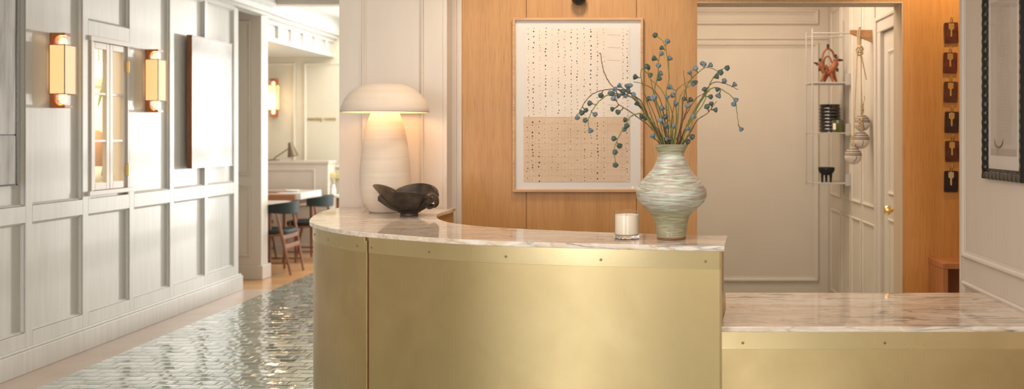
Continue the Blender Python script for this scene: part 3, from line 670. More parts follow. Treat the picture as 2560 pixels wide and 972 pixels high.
# ------------------------------------------------------------------ dining furniture
def make_chair():
    r = empty('dining_chair', (0,0,0)); tag(r, None, 'chair', 'wooden dining chairs')
    # local: faces -x; rear legs splay towards +x
    for sy in (-1, 1):
        MB().tube([(.24, .17*sy, 0), (.16, .195*sy, .40), (.10, .215*sy, .70)], [.013, .018, .014], 8).build('leg', walnut, r, smooth=True)
        MB().tube([(-.26, .20*sy, 0), (-.22, .205*sy, .25), (-.17, .21*sy, .47)], [.012, .016, .017], 8).build('leg', walnut, r, smooth=True)
        MB().tube([(-.19, .208*sy, .41), (.0, .21*sy, .42), (.155, .20*sy, .43)], .014, 8).build('side_rail', walnut, r, smooth=True)
        MB().tube([(-.24, .203*sy, .13), (.215, .183*sy, .13)], .009, 8).build('stretcher', walnut, r, smooth=True)
    for z, x in ((.30, .18), (.40, .16)):
        MB().box(x-.012, x+.012, -.19, .19, z-.022, z+.022).build('rear_rail', walnut, r, bevel=.004)
    mb = MB(); o = []
    for k in range(24):
        a = 2*math.pi*k/24; c, s_ = math.cos(a), math.sin(a)
        o.append((-.03+.23*math.copysign(abs(c)**.55, c), .225*math.copysign(abs(s_)**.55, s_)))
    mb.prism(o, .43, .475); mb.build('seat', chair_leather, r, smooth=True, bevel=.014, bseg=3)
    mb = MB(); n = 14; V_ = []
    for k in range(n+1):
        a = R(-72+144*k/n); hgt = .07*(1-.35*abs(k/n*2-1)**2)
        for (rr, z) in ((.268, .71-hgt), (.292, .71-hgt), (.298, .71+hgt*.9), (.274, .71+hgt*.9)):
            V_.append(mb.bm.verts.new((-.055+rr*math.cos(a), rr*math.sin(a)*.95, z)))
    for k in range(n):
        for j in range(4): mb.face([V_[4*k+j], V_[4*k+(j+1)%4], V_[4*k+4+(j+1)%4], V_[4*k+4+j]])
    mb.face(V_[:4]); mb.face(V_[-4:][::-1])
    mb.build('backrest', chair_leather, r, smooth=50, bevel=.006)
    return r
ch = make_chair(); ch.location = (-3.94, 9.36, 0); ch['label'] = 'wooden chair with curved dark leather backrest nearest the tiled floor'
copy_tree(ch, (-3.89, 10.28, 0), 0, 'wooden chair with curved dark back behind the nearest dining chair')
copy_tree(ch, (-4.62, 10.2, 0), R(180), 'wooden dining chair on the far side of the second table')
def make_table(x0, x1, y0, y1, zt, th, lab):
    r = empty('dining_table', ((x0+x1)/2, (y0+y1)/2, 0), lab, 'table', 'dining tables')
    MB().box(x0, x1, y0, y1, zt-th, zt).build('tabletop', table_top_m, r, bevel=.004)
    MB().box(x0+.05, x1-.06, y0+.05, y1-.05, zt-th-.06, zt-th).build('apron', walnut, r)
    if th > .06: MB().box(x0+.02, x1-.06, y0-.03, y0-.002, zt-.17, zt-.015).build('front_panel', walnut_l, r, bevel=.003)
    for x in (x0+.08, x1-.09):
        for y in (y0+.08, y1-.08): MB().tube([(x, y, 0), (x, y, zt-th-.05)], [.014,.024], 8).build('leg', walnut, r, smooth=True)
    return r
make_table(-4.95, -3.86, 9.17, 9.72, .75, .05, 'white topped dining table nearest the panelled wall pier')
make_table(-4.85, -3.92, 10.02, 10.66, .81, .075, 'white topped dining table in front of the low partition')
q = P(730, 474, 10.35); q.z = .81
MB().lathe([(0,0),(.05,0),(.085,.012),(.085,.017),(.05,.008),(0,.008)], q, 28).build('plate', white_c, smooth=True, label='small white plate on the table in front of the partition', cat='plate')
q2 = P(790, 474, 10.3); q2.z = .76
MB().box(-4.46, -4.20, 10.04, 10.30, .81, .822).build('placemat', walnut, bevel=.003, label='brown wooden tray lying on the dining table by the partition', cat='tray')
mb = MB(); py0, py1 = 10.85, 11.10; xe2 = (820-CX)/F*py0; zp = H-(402-CY)/F*py0
mb.box(-6.05, xe2, py0, py1, 0, zp-.03); mb.box(-6.05, xe2+.015, py0-.015, py1+.015, zp-.03, zp)
mb.frame((0,py0,0), U, V, N_, -5.2, xe2-.16, .60, zp-.1, .03, .015)
mb.box(-6.05, xe2+.01, py0-.01, py1+.01, 0, .12)
mb.build('partition', paint, bevel=.004, origin=True, label='low panelled beige partition behind the dining tables', cat='partition')
lr = P(684, 400, 10.97); lr.z = zp
lm = empty('task_lamp', lr, 'bronze cone shaded reading lamp on top of the low partition', 'lamp')
MB().lathe([(0,0),(.07,0),(.07,.012),(.012,.02),(0,.02)], lr, 24).build('base', lamp_metal, lm, smooth=True)
tip = P(722, 371, 10.97)
MB().tube([lr+Vector((0,0,.01)), lr+Vector((.02,0,.04)), tip], .007, 8).build('arm', lamp_metal, lm, smooth=True)
ap = P(725, 356, 10.97); bc = P(733, 391, 10.97); ax = (bc-ap)
MB().lathe([(0,0),(.022,.0),(.028,.02),(.068,ax.length),(.064,ax.length),(.024,.025),(0,.02)], ap, 24, ax).build('lamp_shade', lamp_metal, lm, smooth=True)
# small side table with yellow flowers
sx, sy = (833-CX)/F*10.95, 10.95
t = empty('side_table', (sx+.06, sy, 0), 'small round white side table at the end of the partition', 'table')
MB().lathe([(0,.70),(.10,.70),(.10,.73),(0,.73)], (sx+.06, sy, 0), 32).build('tabletop', white_c, t, smooth=True); MB().lathe([(0,0),(.09,0),(.09,.015),(.02,.03),(.02,.70),(0,.70)], (sx+.06, sy, 0), 24).build('pedestal', walnut, t, smooth=True)
fl = empty('flower_vase', (sx, sy, .73), 'yellow flowers in a small vase at the partition end', 'flowers')
MB().lathe([(0,0),(.03,0),(.035,.06),(.02,.1),(.022,.13),(.018,.13),(.015,.1),(0,.02)], (sx, sy, .73), 20).build('vase', white_c, fl, smooth=True)
rnd = random.Random(2)
for i in range(7):
    e = Vector((sx+rnd.uniform(-.045,.05), sy+rnd.uniform(-.04,.04), rnd.uniform(.93, 1.01)))
    stm = MB().tube([(sx, sy, .80), e], .002, 5).build('stem', stem_g, fl)
    mb = MB()
    for k in range(6):
        a = k*math.pi/3; mb.ball(e+Vector((.014*math.cos(a), .014*math.sin(a), .003)), .012, 8, (1,1,.5))
    mb.ball(e+Vector((0,0,.005)), .008, 8); mb.build('blossom', yellow, stm, smooth=True)
# gold lettering on the dining wall
q = P(805, 297, YD-.006); sg = empty('wall_lettering', q, 'small gold meeting rooms lettering on the cream dining wall', 'sign')
def glyph(ch):
    cu = bpy.data.curves.new('letter', 'FONT'); cu.body = ch; cu.size = .072; cu.extrude = .004
    tmp = bpy.data.objects.new('tmp', cu); col.objects.link(tmp); bpy.context.view_layer.update()
    me = bpy.data.meshes.new_from_object(tmp.evaluated_get(bpy.context.evaluated_depsgraph_get())); bpy.data.objects.remove(tmp); me.name = 'letter'; return me
gl = []; cur_x = 0
for chx in 'meeting rooms':
    if chx == ' ': cur_x += .030; continue
    me = glyph(chx); lo_ = min(v.co.x for v in me.vertices); hi_ = max(v.co.x for v in me.vertices); gl.append((me, cur_x-lo_)); cur_x += hi_-lo_+.0065
k = .372/cur_x
for me, off in gl:
    for v in me.vertices: v.co.x = v.co.x*k
    me.materials.clear(); me.materials.append(letter_m)
    o = bpy.data.objects.new('letter', me); col.objects.link(o); o.parent = sg; o.location = (off*k-.186, 0, -.02); o.rotation_euler = (R(90), 0, 0)
# windows: frames in the daylight openings
wf = empty('window_2', (-2.35, YD, .1), kind='structure')
mb = MB(); 
for x in (-3.0, -2.37, -1.74): mb.box(x, x+.04, YD+.03, YD+.09, .1, 2.8)
for z in (.1, .72, 1.38, 2.30, 2.76): mb.box(-3.0, -1.7, YD+.04, YD+.08, z, z+.04)
mb.build('window_frame', paint_w, wf, bevel=.003)
MB().box(-3.0, -1.7, YD+.055, YD+.06, .1, 2.8).build('pane', pane, wf)
for n_, (a, b) in enumerate(((-3.7,-2.85),(-2.75,-1.9),(.25,1.25))):  # last one frames the added right-hand opening
    wf = empty('window_%d' % (n_+3), ((a+b)/2, -2.15, .5), kind='structure')
    mb = MB(); m_ = (a+b)/2
    for x in (a, m_-.02, b-.04): mb.box(x, x+.04, -2.18, -2.12, .5, 2.7)
    for z in (.5, 1.55, 2.66): mb.box(a, b, -2.18, -2.12, z, z+.04)
    mb.build('window_frame', paint_w, wf)

# ------------------------------------------------------------------ reception counter
ZT = 1.07
fp = [(-1.703,4.895),(-1.712,4.70),(-1.668,4.44),(-1.602,4.20),(-1.53,4.04),(-1.432,3.905),(-1.309,3.766),(-1.174,3.655),(-.998,3.552),(-.84,3.465),(-.63,3.375),(-.309,3.293),(-.0075,3.24),(.303,3.195)]
ip = [(.347,3.535),(.225,3.55),(-.008,3.605),(-.262,3.69),(-.529,3.79),(-.72,3.9),(-.827,3.99),(-.918,4.10),(-.985,4.235),(-1.031,4.38),(-1.058,4.56),(-1.046,4.76),(-1.046,4.895)]
fs = [Vector((p.x, p.y)) for p in catmull([Vector((*p, 0)) for p in fp], 8)]
is_ = [Vector((p.x, p.y)) for p in catmull([Vector((*p, 0)) for p in ip], 8)]
MB().prism(fs+is_, ZT-.02, ZT).build('marble_countertop', marble, bevel=.003, bseg=3, label='curved glossy veined marble top of the tall reception counter', cat='countertop')
def offs(path, d):
    out = []
    for i, p in enumerate(path):
        t = (path[min(i+1, len(path)-1)]-path[max(i-1, 0)]).normalized(); out.append(p+Vector((-t.y, t.x))*d)
    return out
def strip(path, d0, d1, z0, z1, mb=None):
    mb = mb or MB(); a = offs(path, d0); b = offs(path, d1); mb.prism(a+b[::-1], z0, z1); return mb
ct = empty('reception_counter', (-.5, 3.7, 0), 'tall curved reception counter clad in aged brass sheet', 'counter')
fsb = fs[:-1]+[fs[-1]-(fs[-1]-fs[-2]).normalized()*.018]; isb = [Vector((is_[0].x-.020, is_[0].y+.002))]+is_[3:]   # the cabinet stops short of the stone
core_f = offs(fsb, .026); core_i = offs(isb, .012)
MB().prism(core_f+core_i, 0, ZT-.02).build('carcass', oak, ct, origin=True)
ks = min(range(len(fs)), key=lambda i: abs(CX+fs[i].x/fs[i].y*F-912))
strip(fsb[:ks], .018, .026, .0, ZT-.02).build('brass_panel', brass, ct, smooth=True)
strip(fsb[ks:], .018, .026, .0, ZT-.02).build('brass_panel', brass, ct, smooth=True)
flL = strip(fsb[:ks], .0155, .018, ZT-.088, ZT-.02).build('flange', brass_f, ct, smooth=True, bevel=.0008)
flR = strip(fsb[ks+0:], .0155, .018, ZT-.088, ZT-.02).build('flange', brass_f, ct, smooth=True, bevel=.0008)
s = offs(fs[ks-2:ks+2], .0145); c_ = s[1].lerp(s[2], .5); 
td = (s[2]-s[1]).normalized()
MB().obox((c_.x, c_.y, (ZT-.035)/2), (td.x, td.y, 0), (-td.y, td.x, 0), (0,0,1), .006, .004, (ZT-.035)/2).build('seam_strip', brass, ct, bevel=.002)
# end panel on the right hand side
e0, e1 = core_f[-1], core_i[0]; 
dv = (e1-e0).normalized(); nv = Vector((dv.y, -dv.x))
mid = (e0+e1)/2+nv*.0025
MB().obox((mid.x, mid.y, (ZT-.021)/2), (dv.x, dv.y, 0), (nv.x, nv.y, 0), (0,0,1), (e1-e0).length/2+.003, .0022, (ZT-.021)/2).build('end_panel', brass, ct, bevel=.0008)
def screw(parent, p, n, r=.0052):
    n = Vector(n).normalized()
    mb = MB(); mb.lathe([(0,-.002),(r,-.002),(r,.0008),(r*.7,.0026),(0,.0032)], p, 16, n)
    mb.build('screw', screw_m, parent, smooth=True)
of = offs(fs, .0155)
for px, py in ((786.7,586),(821,599.5),(893.5,614),(930,618),(1074,629),(1265,641),(1502,649),(1764,653)):
    i = min(range(12, len(of)), key=lambda i: abs(CX+of[i].x/of[i].y*F-px)); j = i+1 if (i+1 < len(of) and CX+of[i].x/of[i].y*F < px) else i-1
    pa, pb = CX+of[i].x/of[i].y*F, CX+of[j].x/of[j].y*F; t = (px-pa)/(pb-pa) if pb != pa else 0
    q = of[i].lerp(of[j], t); z = H-(py-CY)/F*q.y; tt = (of[min(i+1, len(of)-1)]-of[i-1]).normalized()
    screw(flL if px < 905 else flR, (q.x, q.y, z), (tt.y, -tt.x, 0))
# low counter
ZL = .76
lo = [(.292,3.265),(XR-.001,3.265),(XR-.001,3.97),(.378,3.97),(.345,3.60)]
MB().prism(lo, ZL-.021, ZL).build('marble_countertop', marble, bevel=.003, bseg=3, label='low rectangular glossy marble worktop beside the right wall', cat='countertop')
lc = empty('low_counter', (.92, 3.6, 0), 'low brass fronted counter section against the right wall', 'counter')
MB().prism([(.308,3.293),(XR-.001,3.293),(XR-.001,3.95),(.37,3.95),(.34,3.60)], 0, ZL-.021).build('carcass', oak, lc)
MB().box(.293, XR-.001, 3.285, 3.293, 0, ZL-.021).build('brass_panel', brass, lc)
flw = MB().box(.293, XR-.001, 3.2825, 3.285, ZL-.089, ZL-.021).build('flange', brass_f, lc, bevel=.0008)
for px in (1857, 2212): screw(flw, ((px-CX)/F*3.2825, 3.2825, H-(857-CY)/F*3.2825), (0,-1,0))

# ------------------------------------------------------------------ mushroom lamp
lx, ly = (963-CX)/F*4.62, 4.62
LR = lambda px: px*4.62/F
lz = lambda py: H-(py-CY)/F*4.62
tl = empty('mushroom_lamp', (lx, ly, ZT), 'pale ceramic mushroom shaped lamp glowing on the curved marble counter', 'lamp')
prof = [(0,0),(LR(36),0),(LR(46),lz(518)-ZT+.004),(LR(55),lz(500)-ZT),(LR(60),lz(478)-ZT),(LR(61.5),lz(455)-ZT),(LR(60.5),lz(420)-ZT),(LR(57.5),lz(385)-ZT),(LR(53),lz(350)-ZT),(LR(46),lz(318)-ZT),(LR(37),lz(288)-ZT),(LR(24),lz(262)-ZT),(0,lz(258)-ZT)]
pp = catmull([Vector((a, 0, b)) for a, b in prof], 5); pp = [(max(0, p.x), max(0, p.z)) for p in pp]; pp[0] = (0, 0)
MB().lathe(pp, (lx, ly, ZT), 64).build('lamp_base', clay, tl, smooth=60)
sh = [(LR(106), lz(281)), (LR(107.5), lz(279)), (LR(105), lz(266)), (LR(97), lz(248)), (LR(86), lz(234)), (LR(71), lz(222)), (LR(55), lz(214)), (LR(46), lz(211)), (0, lz(210.5)), (0, lz(210.5)-.008), (LR(45), lz(211)-.009), (LR(70), lz(222)-.010), (LR(84), lz(236)-.009), (LR(95), lz(250)-.008), (LR(102), lz(267)-.005), (LR(104), lz(281))]
MB().lathe([(a, b-ZT) for a, b in sh], (lx, ly, ZT), 96, closed=True).build('lamp_shade', shade_clay, tl, smooth=60)
bulb = mat('lit_bulb', (1,.9,.7), rough=.4, emis=(1,.68,.34), estr=2.5)
MB().lathe([(LR(26),0),(LR(34),0),(LR(34),.012),(LR(26),.012)], (lx, ly, lz(256)), 32, closed=True).build('light_ring', bulb, tl, smooth=True)
for k in range(6):
    a = k*math.pi/3+.4; point('lamp_glow', (lx+LR(64)*math.cos(a), ly+LR(64)*math.sin(a), lz(262)), .5, (1, .62, .30), .02)

# ------------------------------------------------------------------ black clay bowl
bx, by = (1023-CX)/F*4.40, 4.40
K = 4.40/F
bw = empty('clay_bowl', (bx, by, ZT), 'dark hand-built clay bowl with torn petal rim beside the lamp', 'bowl')
def bowl_sheet(th0, th1, top, flare, name, r0=.0, zoff=0, tilt=0, inner=.0, bot=.022):
    mb = MB(); n = 22; m_ = 12; th = .0065; G_ = []
    for side in (0, 1):
        g = []
        for i in range(n+1):
            u = i/n; th_ = th0+(th1-th0)*u; e = math.sin(math.pi*u)**.55
            row = []
            for j in range(m_+1):
                v = j/m_; hz = bot+(top*(.62+.38*e)-bot)*v
                rr = .056+(.150+flare*e-.056)*(v**.74)+inner+zoff*v
                rr -= side*th
                x = bx+rr*math.cos(th_)+tilt*v*v*e; y = by+rr*.82*math.sin(th_)
                row.append(mb.bm.verts.new((x, y, ZT+hz)))
            g.append(row)
        G_.append(g)
    for i in range(n):
        for j in range(m_):
            mb.face([G_[0][i][j], G_[0][i+1][j], G_[0][i+1][j+1], G_[0][i][j+1]])
            mb.face([G_[1][i][j], G_[1][i][j+1], G_[1][i+1][j+1], G_[1][i+1][j]])
        mb.face([G_[0][i][m_], G_[0][i+1][m_], G_[1][i+1][m_], G_[1][i][m_]]); mb.face([G_[0][i][0], G_[1][i][0], G_[1][i+1][0], G_[0][i+1][0]])
    for i in (0, n):
        for j in range(m_): mb.face([G_[0][i][j], G_[0][i][j+1], G_[1][i][j+1], G_[1][i][j]])
    return mb.build(name, black_clay, bw, smooth=60)
MB().lathe([(0,0),(.044,0),(.046,.004),(.043,.016),(0,.016)], (bx, by, ZT), 40).lathe([(0,.014),(.05,.016),(.062,.026),(.05,.03),(0,.024)], (bx, by, ZT), 40).build('foot', black_clay, bw, smooth=True)
bowl_sheet(R(195), R(335), .128, .004, 'front_wall', inner=.004)
bowl_sheet(R(120), R(222), .158, .020, 'left_petal', tilt=-.012)
bowl_sheet(R(18), R(138), .158, -.004, 'back_wall')
bowl_sheet(R(-50), R(42), .112, -.008, 'right_wall')
# curled lip on the right
mb = MB(); n = 26; cen = Vector((bx+.122, by-.015, ZT+.083)); V_ = []
for i in range(n+1):
    a = R(150-330*i/n); r_ = .036-.012*i/n
    for wv in range(7):
        s_ = wv/6-.5
        wdt = .11*(1-.35*(i/n))
        V_.append(mb.bm.verts.new(cen+Vector((r_*math.cos(a)*1.0-.25*abs(s_)*.06, s_*wdt, r_*math.sin(a)*1.05-.08*s_*s_))))
for i in range(n):
    for k in range(6): mb.face([V_[7*i+k], V_[7*i+k+1], V_[7*i+8+k], V_[7*i+7+k]])
o = mb.build('curled_lip', black_clay, bw, smooth=60); so = o.modifiers.new('solid', 'SOLIDIFY'); so.thickness = .006; o.modifiers.new('sub', 'SUBSURF').levels = 1

# ------------------------------------------------------------------ candle
cx_, cy_ = (1567-CX)/F*3.41, 3.41
cd = empty('glass_candle', (cx_, cy_, ZT), 'white wax candle in a clear glass tumbler on the marble', 'candle')
MB().lathe([(.0495,.0185),(.0495,.111),(.0487,.113),(.0475,.111),(.0472,.0185)], (cx_, cy_, ZT), 64, closed=True).build('glass', pane, cd, smooth=True)
MB().lathe([(0,0),(.046,0),(.049,.003),(.0495,.01),(.0495,.0182),(.044,.0182),(0,.0178)], (cx_, cy_, ZT), 64).build('glass_base', glass, cd, smooth=True)
MB().lathe([(0,.0190),(.0435,.0195),(.0462,.0235),(.0465,.096),(.045,.0945),(0,.093)], (cx_, cy_, ZT), 64).build('wax', wax, cd, smooth=True)
MB().tube([(cx_, cy_, ZT+.092), (cx_+.001, cy_, ZT+.099)], .0008, 6).build('wick', ink, cd)

# ------------------------------------------------------------------ vase with branches
vx, vy = (1678-CX)/F*3.42, 3.42; VR = lambda px: px*3.42/F
prof = [(0,0),(VR(35),0),(VR(36.5),.004),(VR(37.5),.03),(VR(41),.064),(VR(49),.098),(VR(63),.118),(VR(79),.142),(VR(86),.160),(VR(88.5),.180),(VR(87),.200),(VR(78),.222),(VR(64),.246),(VR(50),.272),(VR(41),.296),(VR(35.5),.318),(VR(33),.332),(VR(33.5),.342),(VR(37),.354),(VR(41.5),.366),(VR(43),.372)]
zs_ = (H-(362-CY)/F*3.42-ZT)/.372
pp = catmull([Vector((a, 0, b*zs_)) for a, b in prof[1:]], 8); pp = [(max(p.x, .0), max(p.z, 0)) for p in pp]
rnd = random.Random(5)
inn = [(max(r-.006, .004), z) for r, z in pp[::-1] if z > .02]
vs = empty('ceramic_vase', (vx, vy, ZT), 'stoneware vase with streaked mint and pink glaze holding branches', 'vase')
mb = MB(); prf = [(0,0)]+pp+[(pp[-1][0]-.003, pp[-1][1]+.002)]+inn+[(0,.03)]
mb.lathe(prf, (vx, vy, ZT), 96)
for v in mb.bm.verts:                                                     # hand-thrown throwing ridges
    dz = v.co.z-ZT; d = Vector((v.co.x-vx, v.co.y-vy, 0))
    if d.length > .03 and dz > .005:
        a = math.atan2(d.y, d.x); v.co += d.normalized()*(.0006*math.sin(dz*520+3*math.sin(a*2+dz*20))+.0009*math.sin(a*3+dz*50)+.0005*math.sin(dz*190+a))
mb.build('body', vase_m, vs, smooth=60)
MB().lathe([(0,.028),(.03,.028),(.03,.032),(0,.032)], (vx, vy, ZT), 16).build('inside_floor', terra_d, vs)
def c7(p): return 1420+p[0]/1.735, 60+p[1]/1.735
def make_pod(mat_i):
    mb = MB(); n = 20; rings = []
    prof = [(.0015,-.002),(.003,.002),(.0072,.0075),(.0098,.0120),(.0104,.0150),(.0092,.0175),(.0088,.0182),(.0060,.0178),(.0045,.0190),(.0018,.0205),(0,.0208)]
    for k, (r, z) in enumerate(prof):
        if r == 0: rings.append([mb.bm.verts.new((0,0,z))]); continue
        rings.append([mb.bm.verts.new((r*(1+(.09*math.cos(2*math.pi*i/n*5+.5)+.03*math.sin(i*2.7) if 2 <= k <= 7 else 0))*math.cos(2*math.pi*i/n), r*(1+(.09*math.cos(2*math.pi*i/n*5+.5)+.03*math.sin(i*2.7) if 2 <= k <= 7 else 0))*math.sin(2*math.pi*i/n), z)) for i in range(n)])
    for k, (A, B) in enumerate(zip(rings, rings[1:])):
        mb.mi = 1 if k >= 6 else 0
        for i in range(n):
            j = (i+1)%n
            if len(B) == 1: mb.face([A[i], A[j], B[0]])
            else: mb.face([A[i], A[j], B[j], B[i]])
    mb.face(rings[0][::-1]); bm = mb.bm; bmesh.ops.recalc_face_normals(bm, faces=bm.faces)
    me = bpy.data.meshes.new('seed_pod'); bm.to_mesh(me); bm.free()
    me.materials.append((pod_m, pod_g)[mat_i]); me.materials.append((podtop, pod_g)[mat_i])
    for p in me.polygons: p.use_smooth = True
    return me
pods = [make_pod(0), make_pod(1)]
BR = [
 ([(440,524),(430,400),(425,300),(438,240),(432,150),(415,80),(380,50)], [(380,50),(430,78),(441,150),(408,104)], 0, .03, 'g', 'tallest upright branch in the vase, ending in a single hooked pod'),
 ([(430,524),(405,400),(375,300),(388,230),(395,150),(403,128)], [(403,130),(377,150),(392,183),(400,215),(392,238)], 0, -.03, 'g', 'upright branch just left of the tallest, with stacked pods'),
 ([(415,524),(370,420),(340,330),(320,250),(316,205),(330,190)], [(338,185),(295,230),(355,220),(350,325),(345,188)], 1, .05, 'g', 'green branch left of centre with a dark double pod at its top'),
 ([(410,524),(360,430),(320,340),(250,292),(180,283),(110,302),(72,340),(54,375),(40,400)], [(144,306),(76,372),(58,382),(40,403)], 1, -.02, 'b', 'longest branch arching out to the far left'),
 ([(405,524),(350,420),(300,330),(200,302),(140,330),(102,380),(88,420),(92,455)], [(115,390),(76,418),(96,460),(98,344),(185,300),(222,310)], 0, -.08, 'g', 'left arching branch whose tip droops to one dark pod'),
 ([(408,520),(345,400),(290,330),(240,298),(188,265),(158,210),(146,165),(142,130),(134,128)], [], 0, .06, 'b', 'bare brown twig rising at the left with no pods'),
 ([(420,524),(380,445),(330,395),(298,390),(268,406),(245,445),(220,490),(200,545),(206,600)], [(250,415),(255,438),(243,455),(202,497),(222,525),(203,555),(206,608)], 1, -.10, 'g', 'branch hanging down in front of the picture with seven pods'),
 ([(406,524),(360,450),(290,395),(235,358),(213,340),(216,300)], [(193,368),(220,380),(200,325),(205,285),(195,303)], 0, -.05, 'b', 'brown branch ending in a left cluster of pods'),
 ([(412,524),(370,440),(330,370),(290,315),(262,292),(228,272)], [(225,268),(257,272),(262,290),(285,305),(240,290),(250,310),(270,268)], 0, -.03, 'b', 'branch carrying the dense pod cluster left of the vase mouth'),
 ([(470,524),(490,430),(500,330),(520,260),(560,215),(600,188),(655,205)], [(554,195),(530,213),(583,172),(617,178),(656,208),(590,178)], 0, .04, 'g', 'upper right branch crowned by three pale pods'),
 ([(480,524),(520,430),(560,350),(602,290),(625,240),(660,200),(690,190)], [(687,190),(641,228),(593,285),(616,315),(660,210)], 1, -.04, 'g', 'right-hand branch tipped with a dark green pod'),
 ([(485,522),(540,400),(590,315),(630,277),(680,292),(722,330),(734,390),(740,440)], [(726,328),(720,345),(750,455),(654,307),(647,282)], 0, -.06, 'g', 'far right branch drooping to the lowest right pod'),
 ([(480,524),(530,420),(600,285),(640,252),(700,265),(737,285)], [(676,248),(721,263)], 0, .07, 'b', 'thin right branch bending to a bare pointed tip'),
 ([(500,524),(530,470),(560,418),(605,385),(645,335)], [(604,362),(622,347),(638,372)], 1, -.02, 'b', 'short right branch with three dark green pods together'),
 ([(460,524),(470,400),(468,300),(490,270),(540,238)], [(551,252),(468,348),(457,310),(445,275),(541,258)], 0, .02, 'g', 'central right branch with a pod pointing to the doorway'),
 ([(450,524),(442,420),(430,325)], [(430,318),(410,365),(423,405)], 0, -.05, 'g', 'short central branch with three pale pods'),
 ([(440,524),(415,450),(390,380),(372,330)], [(375,320),(400,418),(365,325),(425,447)], 0, -.07, 'b', 'low central branch leaning left with blue pods'),
 ([(425,524),(385,450),(345,408),(315,360)], [(338,408),(322,400),(302,347)], 1, .03, 'b', 'short dark branch crossing the edge of the picture frame'),
 ([(470,524),(490,440),(518,360),(512,300),(500,200)], [(520,355),(505,325),(530,330)], 1, .08, 'b', 'brown branch right of centre with a bare upper twig'),
 ([(490,524),(512,500),(530,460),(541,410)], [(516,508),(535,487),(522,455),(542,405)], 0, -.09, 'g', 'short branch leaning over the right rim of the vase'),
 ([(455,524),(452,480),(457,450)], [(458,445),(430,500),(428,440)], 0, -.10, 'g', 'very short front branch low above the vase rim'),
 ([(400,520),(385,505),(372,495)], [(370,488)], 0, -.05, 'b', 'stub with one blue pod at the left rim of the vase'),
 ([(462,524),(475,430),(482,340),(500,290),(540,262)], [], 0, .0, 'g', 'plain green stem curving right inside the bouquet behind the upper right branch'), ([(435,524),(420,420),(400,330),(370,285),(330,262),(285,250)], [], 0, .02, 'b', 'plain brown stem bending left over the vase to the picture frame'),
 ([(450,524),(455,400),(415,300),(350,230)], [], 0, .05, 'g', 'plain green stem leaning up and left through the bouquet centre'), ([(475,524),(500,420),(550,330),(590,300)], [], 0, .05, 'b', 'plain brown stem curving out to the right of the bouquet'), ([(420,524),(395,400),(360,250),(345,190)], [], 0, .06, 'g', 'plain green stem rising steeply left of the tallest branch'),
 ([(490,524),(520,440),(590,340),(600,290)], [], 0, -.03, 'g', 'plain green stem sweeping right below the drooping far right branch'), ([(445,524),(450,420),(462,330)], [], 0, .06, 'b', 'short plain brown upright stem at the very middle of the vase mouth'), ([(430,524),(400,470),(370,380),(330,300)], [], 0, -.02, 'b', 'short plain brown stem fanning left low over the vase rim'), ([(482,524),(490,460),(498,390),(494,330)], [], 0, -.06, 'b', 'plain brown stem standing straight just right of the vase middle'),
]
rnd = random.Random(11)
for bi, (path, pl_, pk, dy, cl, lab) in enumerate(BR):
    n = len(path); pts = []
    a0 = 2*math.pi*bi/len(BR)
    for i, p in enumerate(path):
        px, py = c7(p); t = i/(n-1); pts.append(P(px, py, vy+dy*t**1.2+(.02*math.sin(a0))*(1-t)))
    m0 = pts[0]; dx_ = m0.x-vx; m0 = Vector((vx+max(-.045, min(.045, dx_)), m0.y, ZT+.372*zs_)); 
    low = Vector((vx-dx_*.25, vy+.008*math.cos(a0), ZT+.25)); pts = [low, m0]+pts[1:]
    cur = catmull(pts, 8); L_ = len(cur)
    r0 = .0030 if cl == 'b' else .0034
    root = empty('seed_pod_branch', m0, lab or 'thin plain stem without pods inside the dense middle of the bouquet', 'branch', 'branches in the vase')
    mb = MB(); rad = [(r0*(1-.62*i/(L_-1)))*(1+.10*rnd.uniform(-1,1)) for i in range(L_)]
    cur = [c+Vector((rnd.uniform(-1,1), 0, rnd.uniform(-1,1)))*.0011 for c in cur]
    mb.tube(cur, rad, 8)
    for i in range(10, L_-3, 9):                                         # leaf scars along the stem
        mb.ball(cur[i], rad[i]*1.5, 6)
    podl = []
    for (qx, qy) in pl_:
        px, py = c7((qx, qy)); 
        def dpx(c): return (CX+c.x/c.y*F-px)**2+(CY-(c.z-H)/c.y*F-py)**2
        bi_ = min(range(8, L_), key=lambda i: dpx(cur[i])); at_ = cur[max(8, bi_-1)]
        c = P(px, py, at_.y+rnd.uniform(-.014,.014))
        d = c-at_
        if d.length < .008: d = Vector((rnd.uniform(-.6,.6), -.9, rnd.uniform(-.5,.6)))*.02
        d.normalize(); d = (d+Vector((rnd.uniform(-.2,.2), -.55 if rnd.random() < .6 else .3, rnd.uniform(-.2,.2)))).normalized()
        b0 = c-d*.010
        mb.tube(catmull([at_, at_.lerp(b0, .55)+Vector((0,0,-.002)), b0+d*.002], 4), [.0022]*8+[.0026], 6)
        podl.append((b0, d))
    mb.build('stem', stem_b if cl == 'b' else stem_g, root, smooth=True)
    for b0, d in podl:
        o = bpy.data.objects.new('seed_pod', pods[pk if rnd.random() < .8 else 1-pk]); col.objects.link(o); o.parent = root; o.location = b0-m0
        sc_ = rnd.uniform(.92, 1.12); o.scale = (sc_, sc_, sc_); o.rotation_euler = d.to_track_quat('Z', 'Y').to_euler()

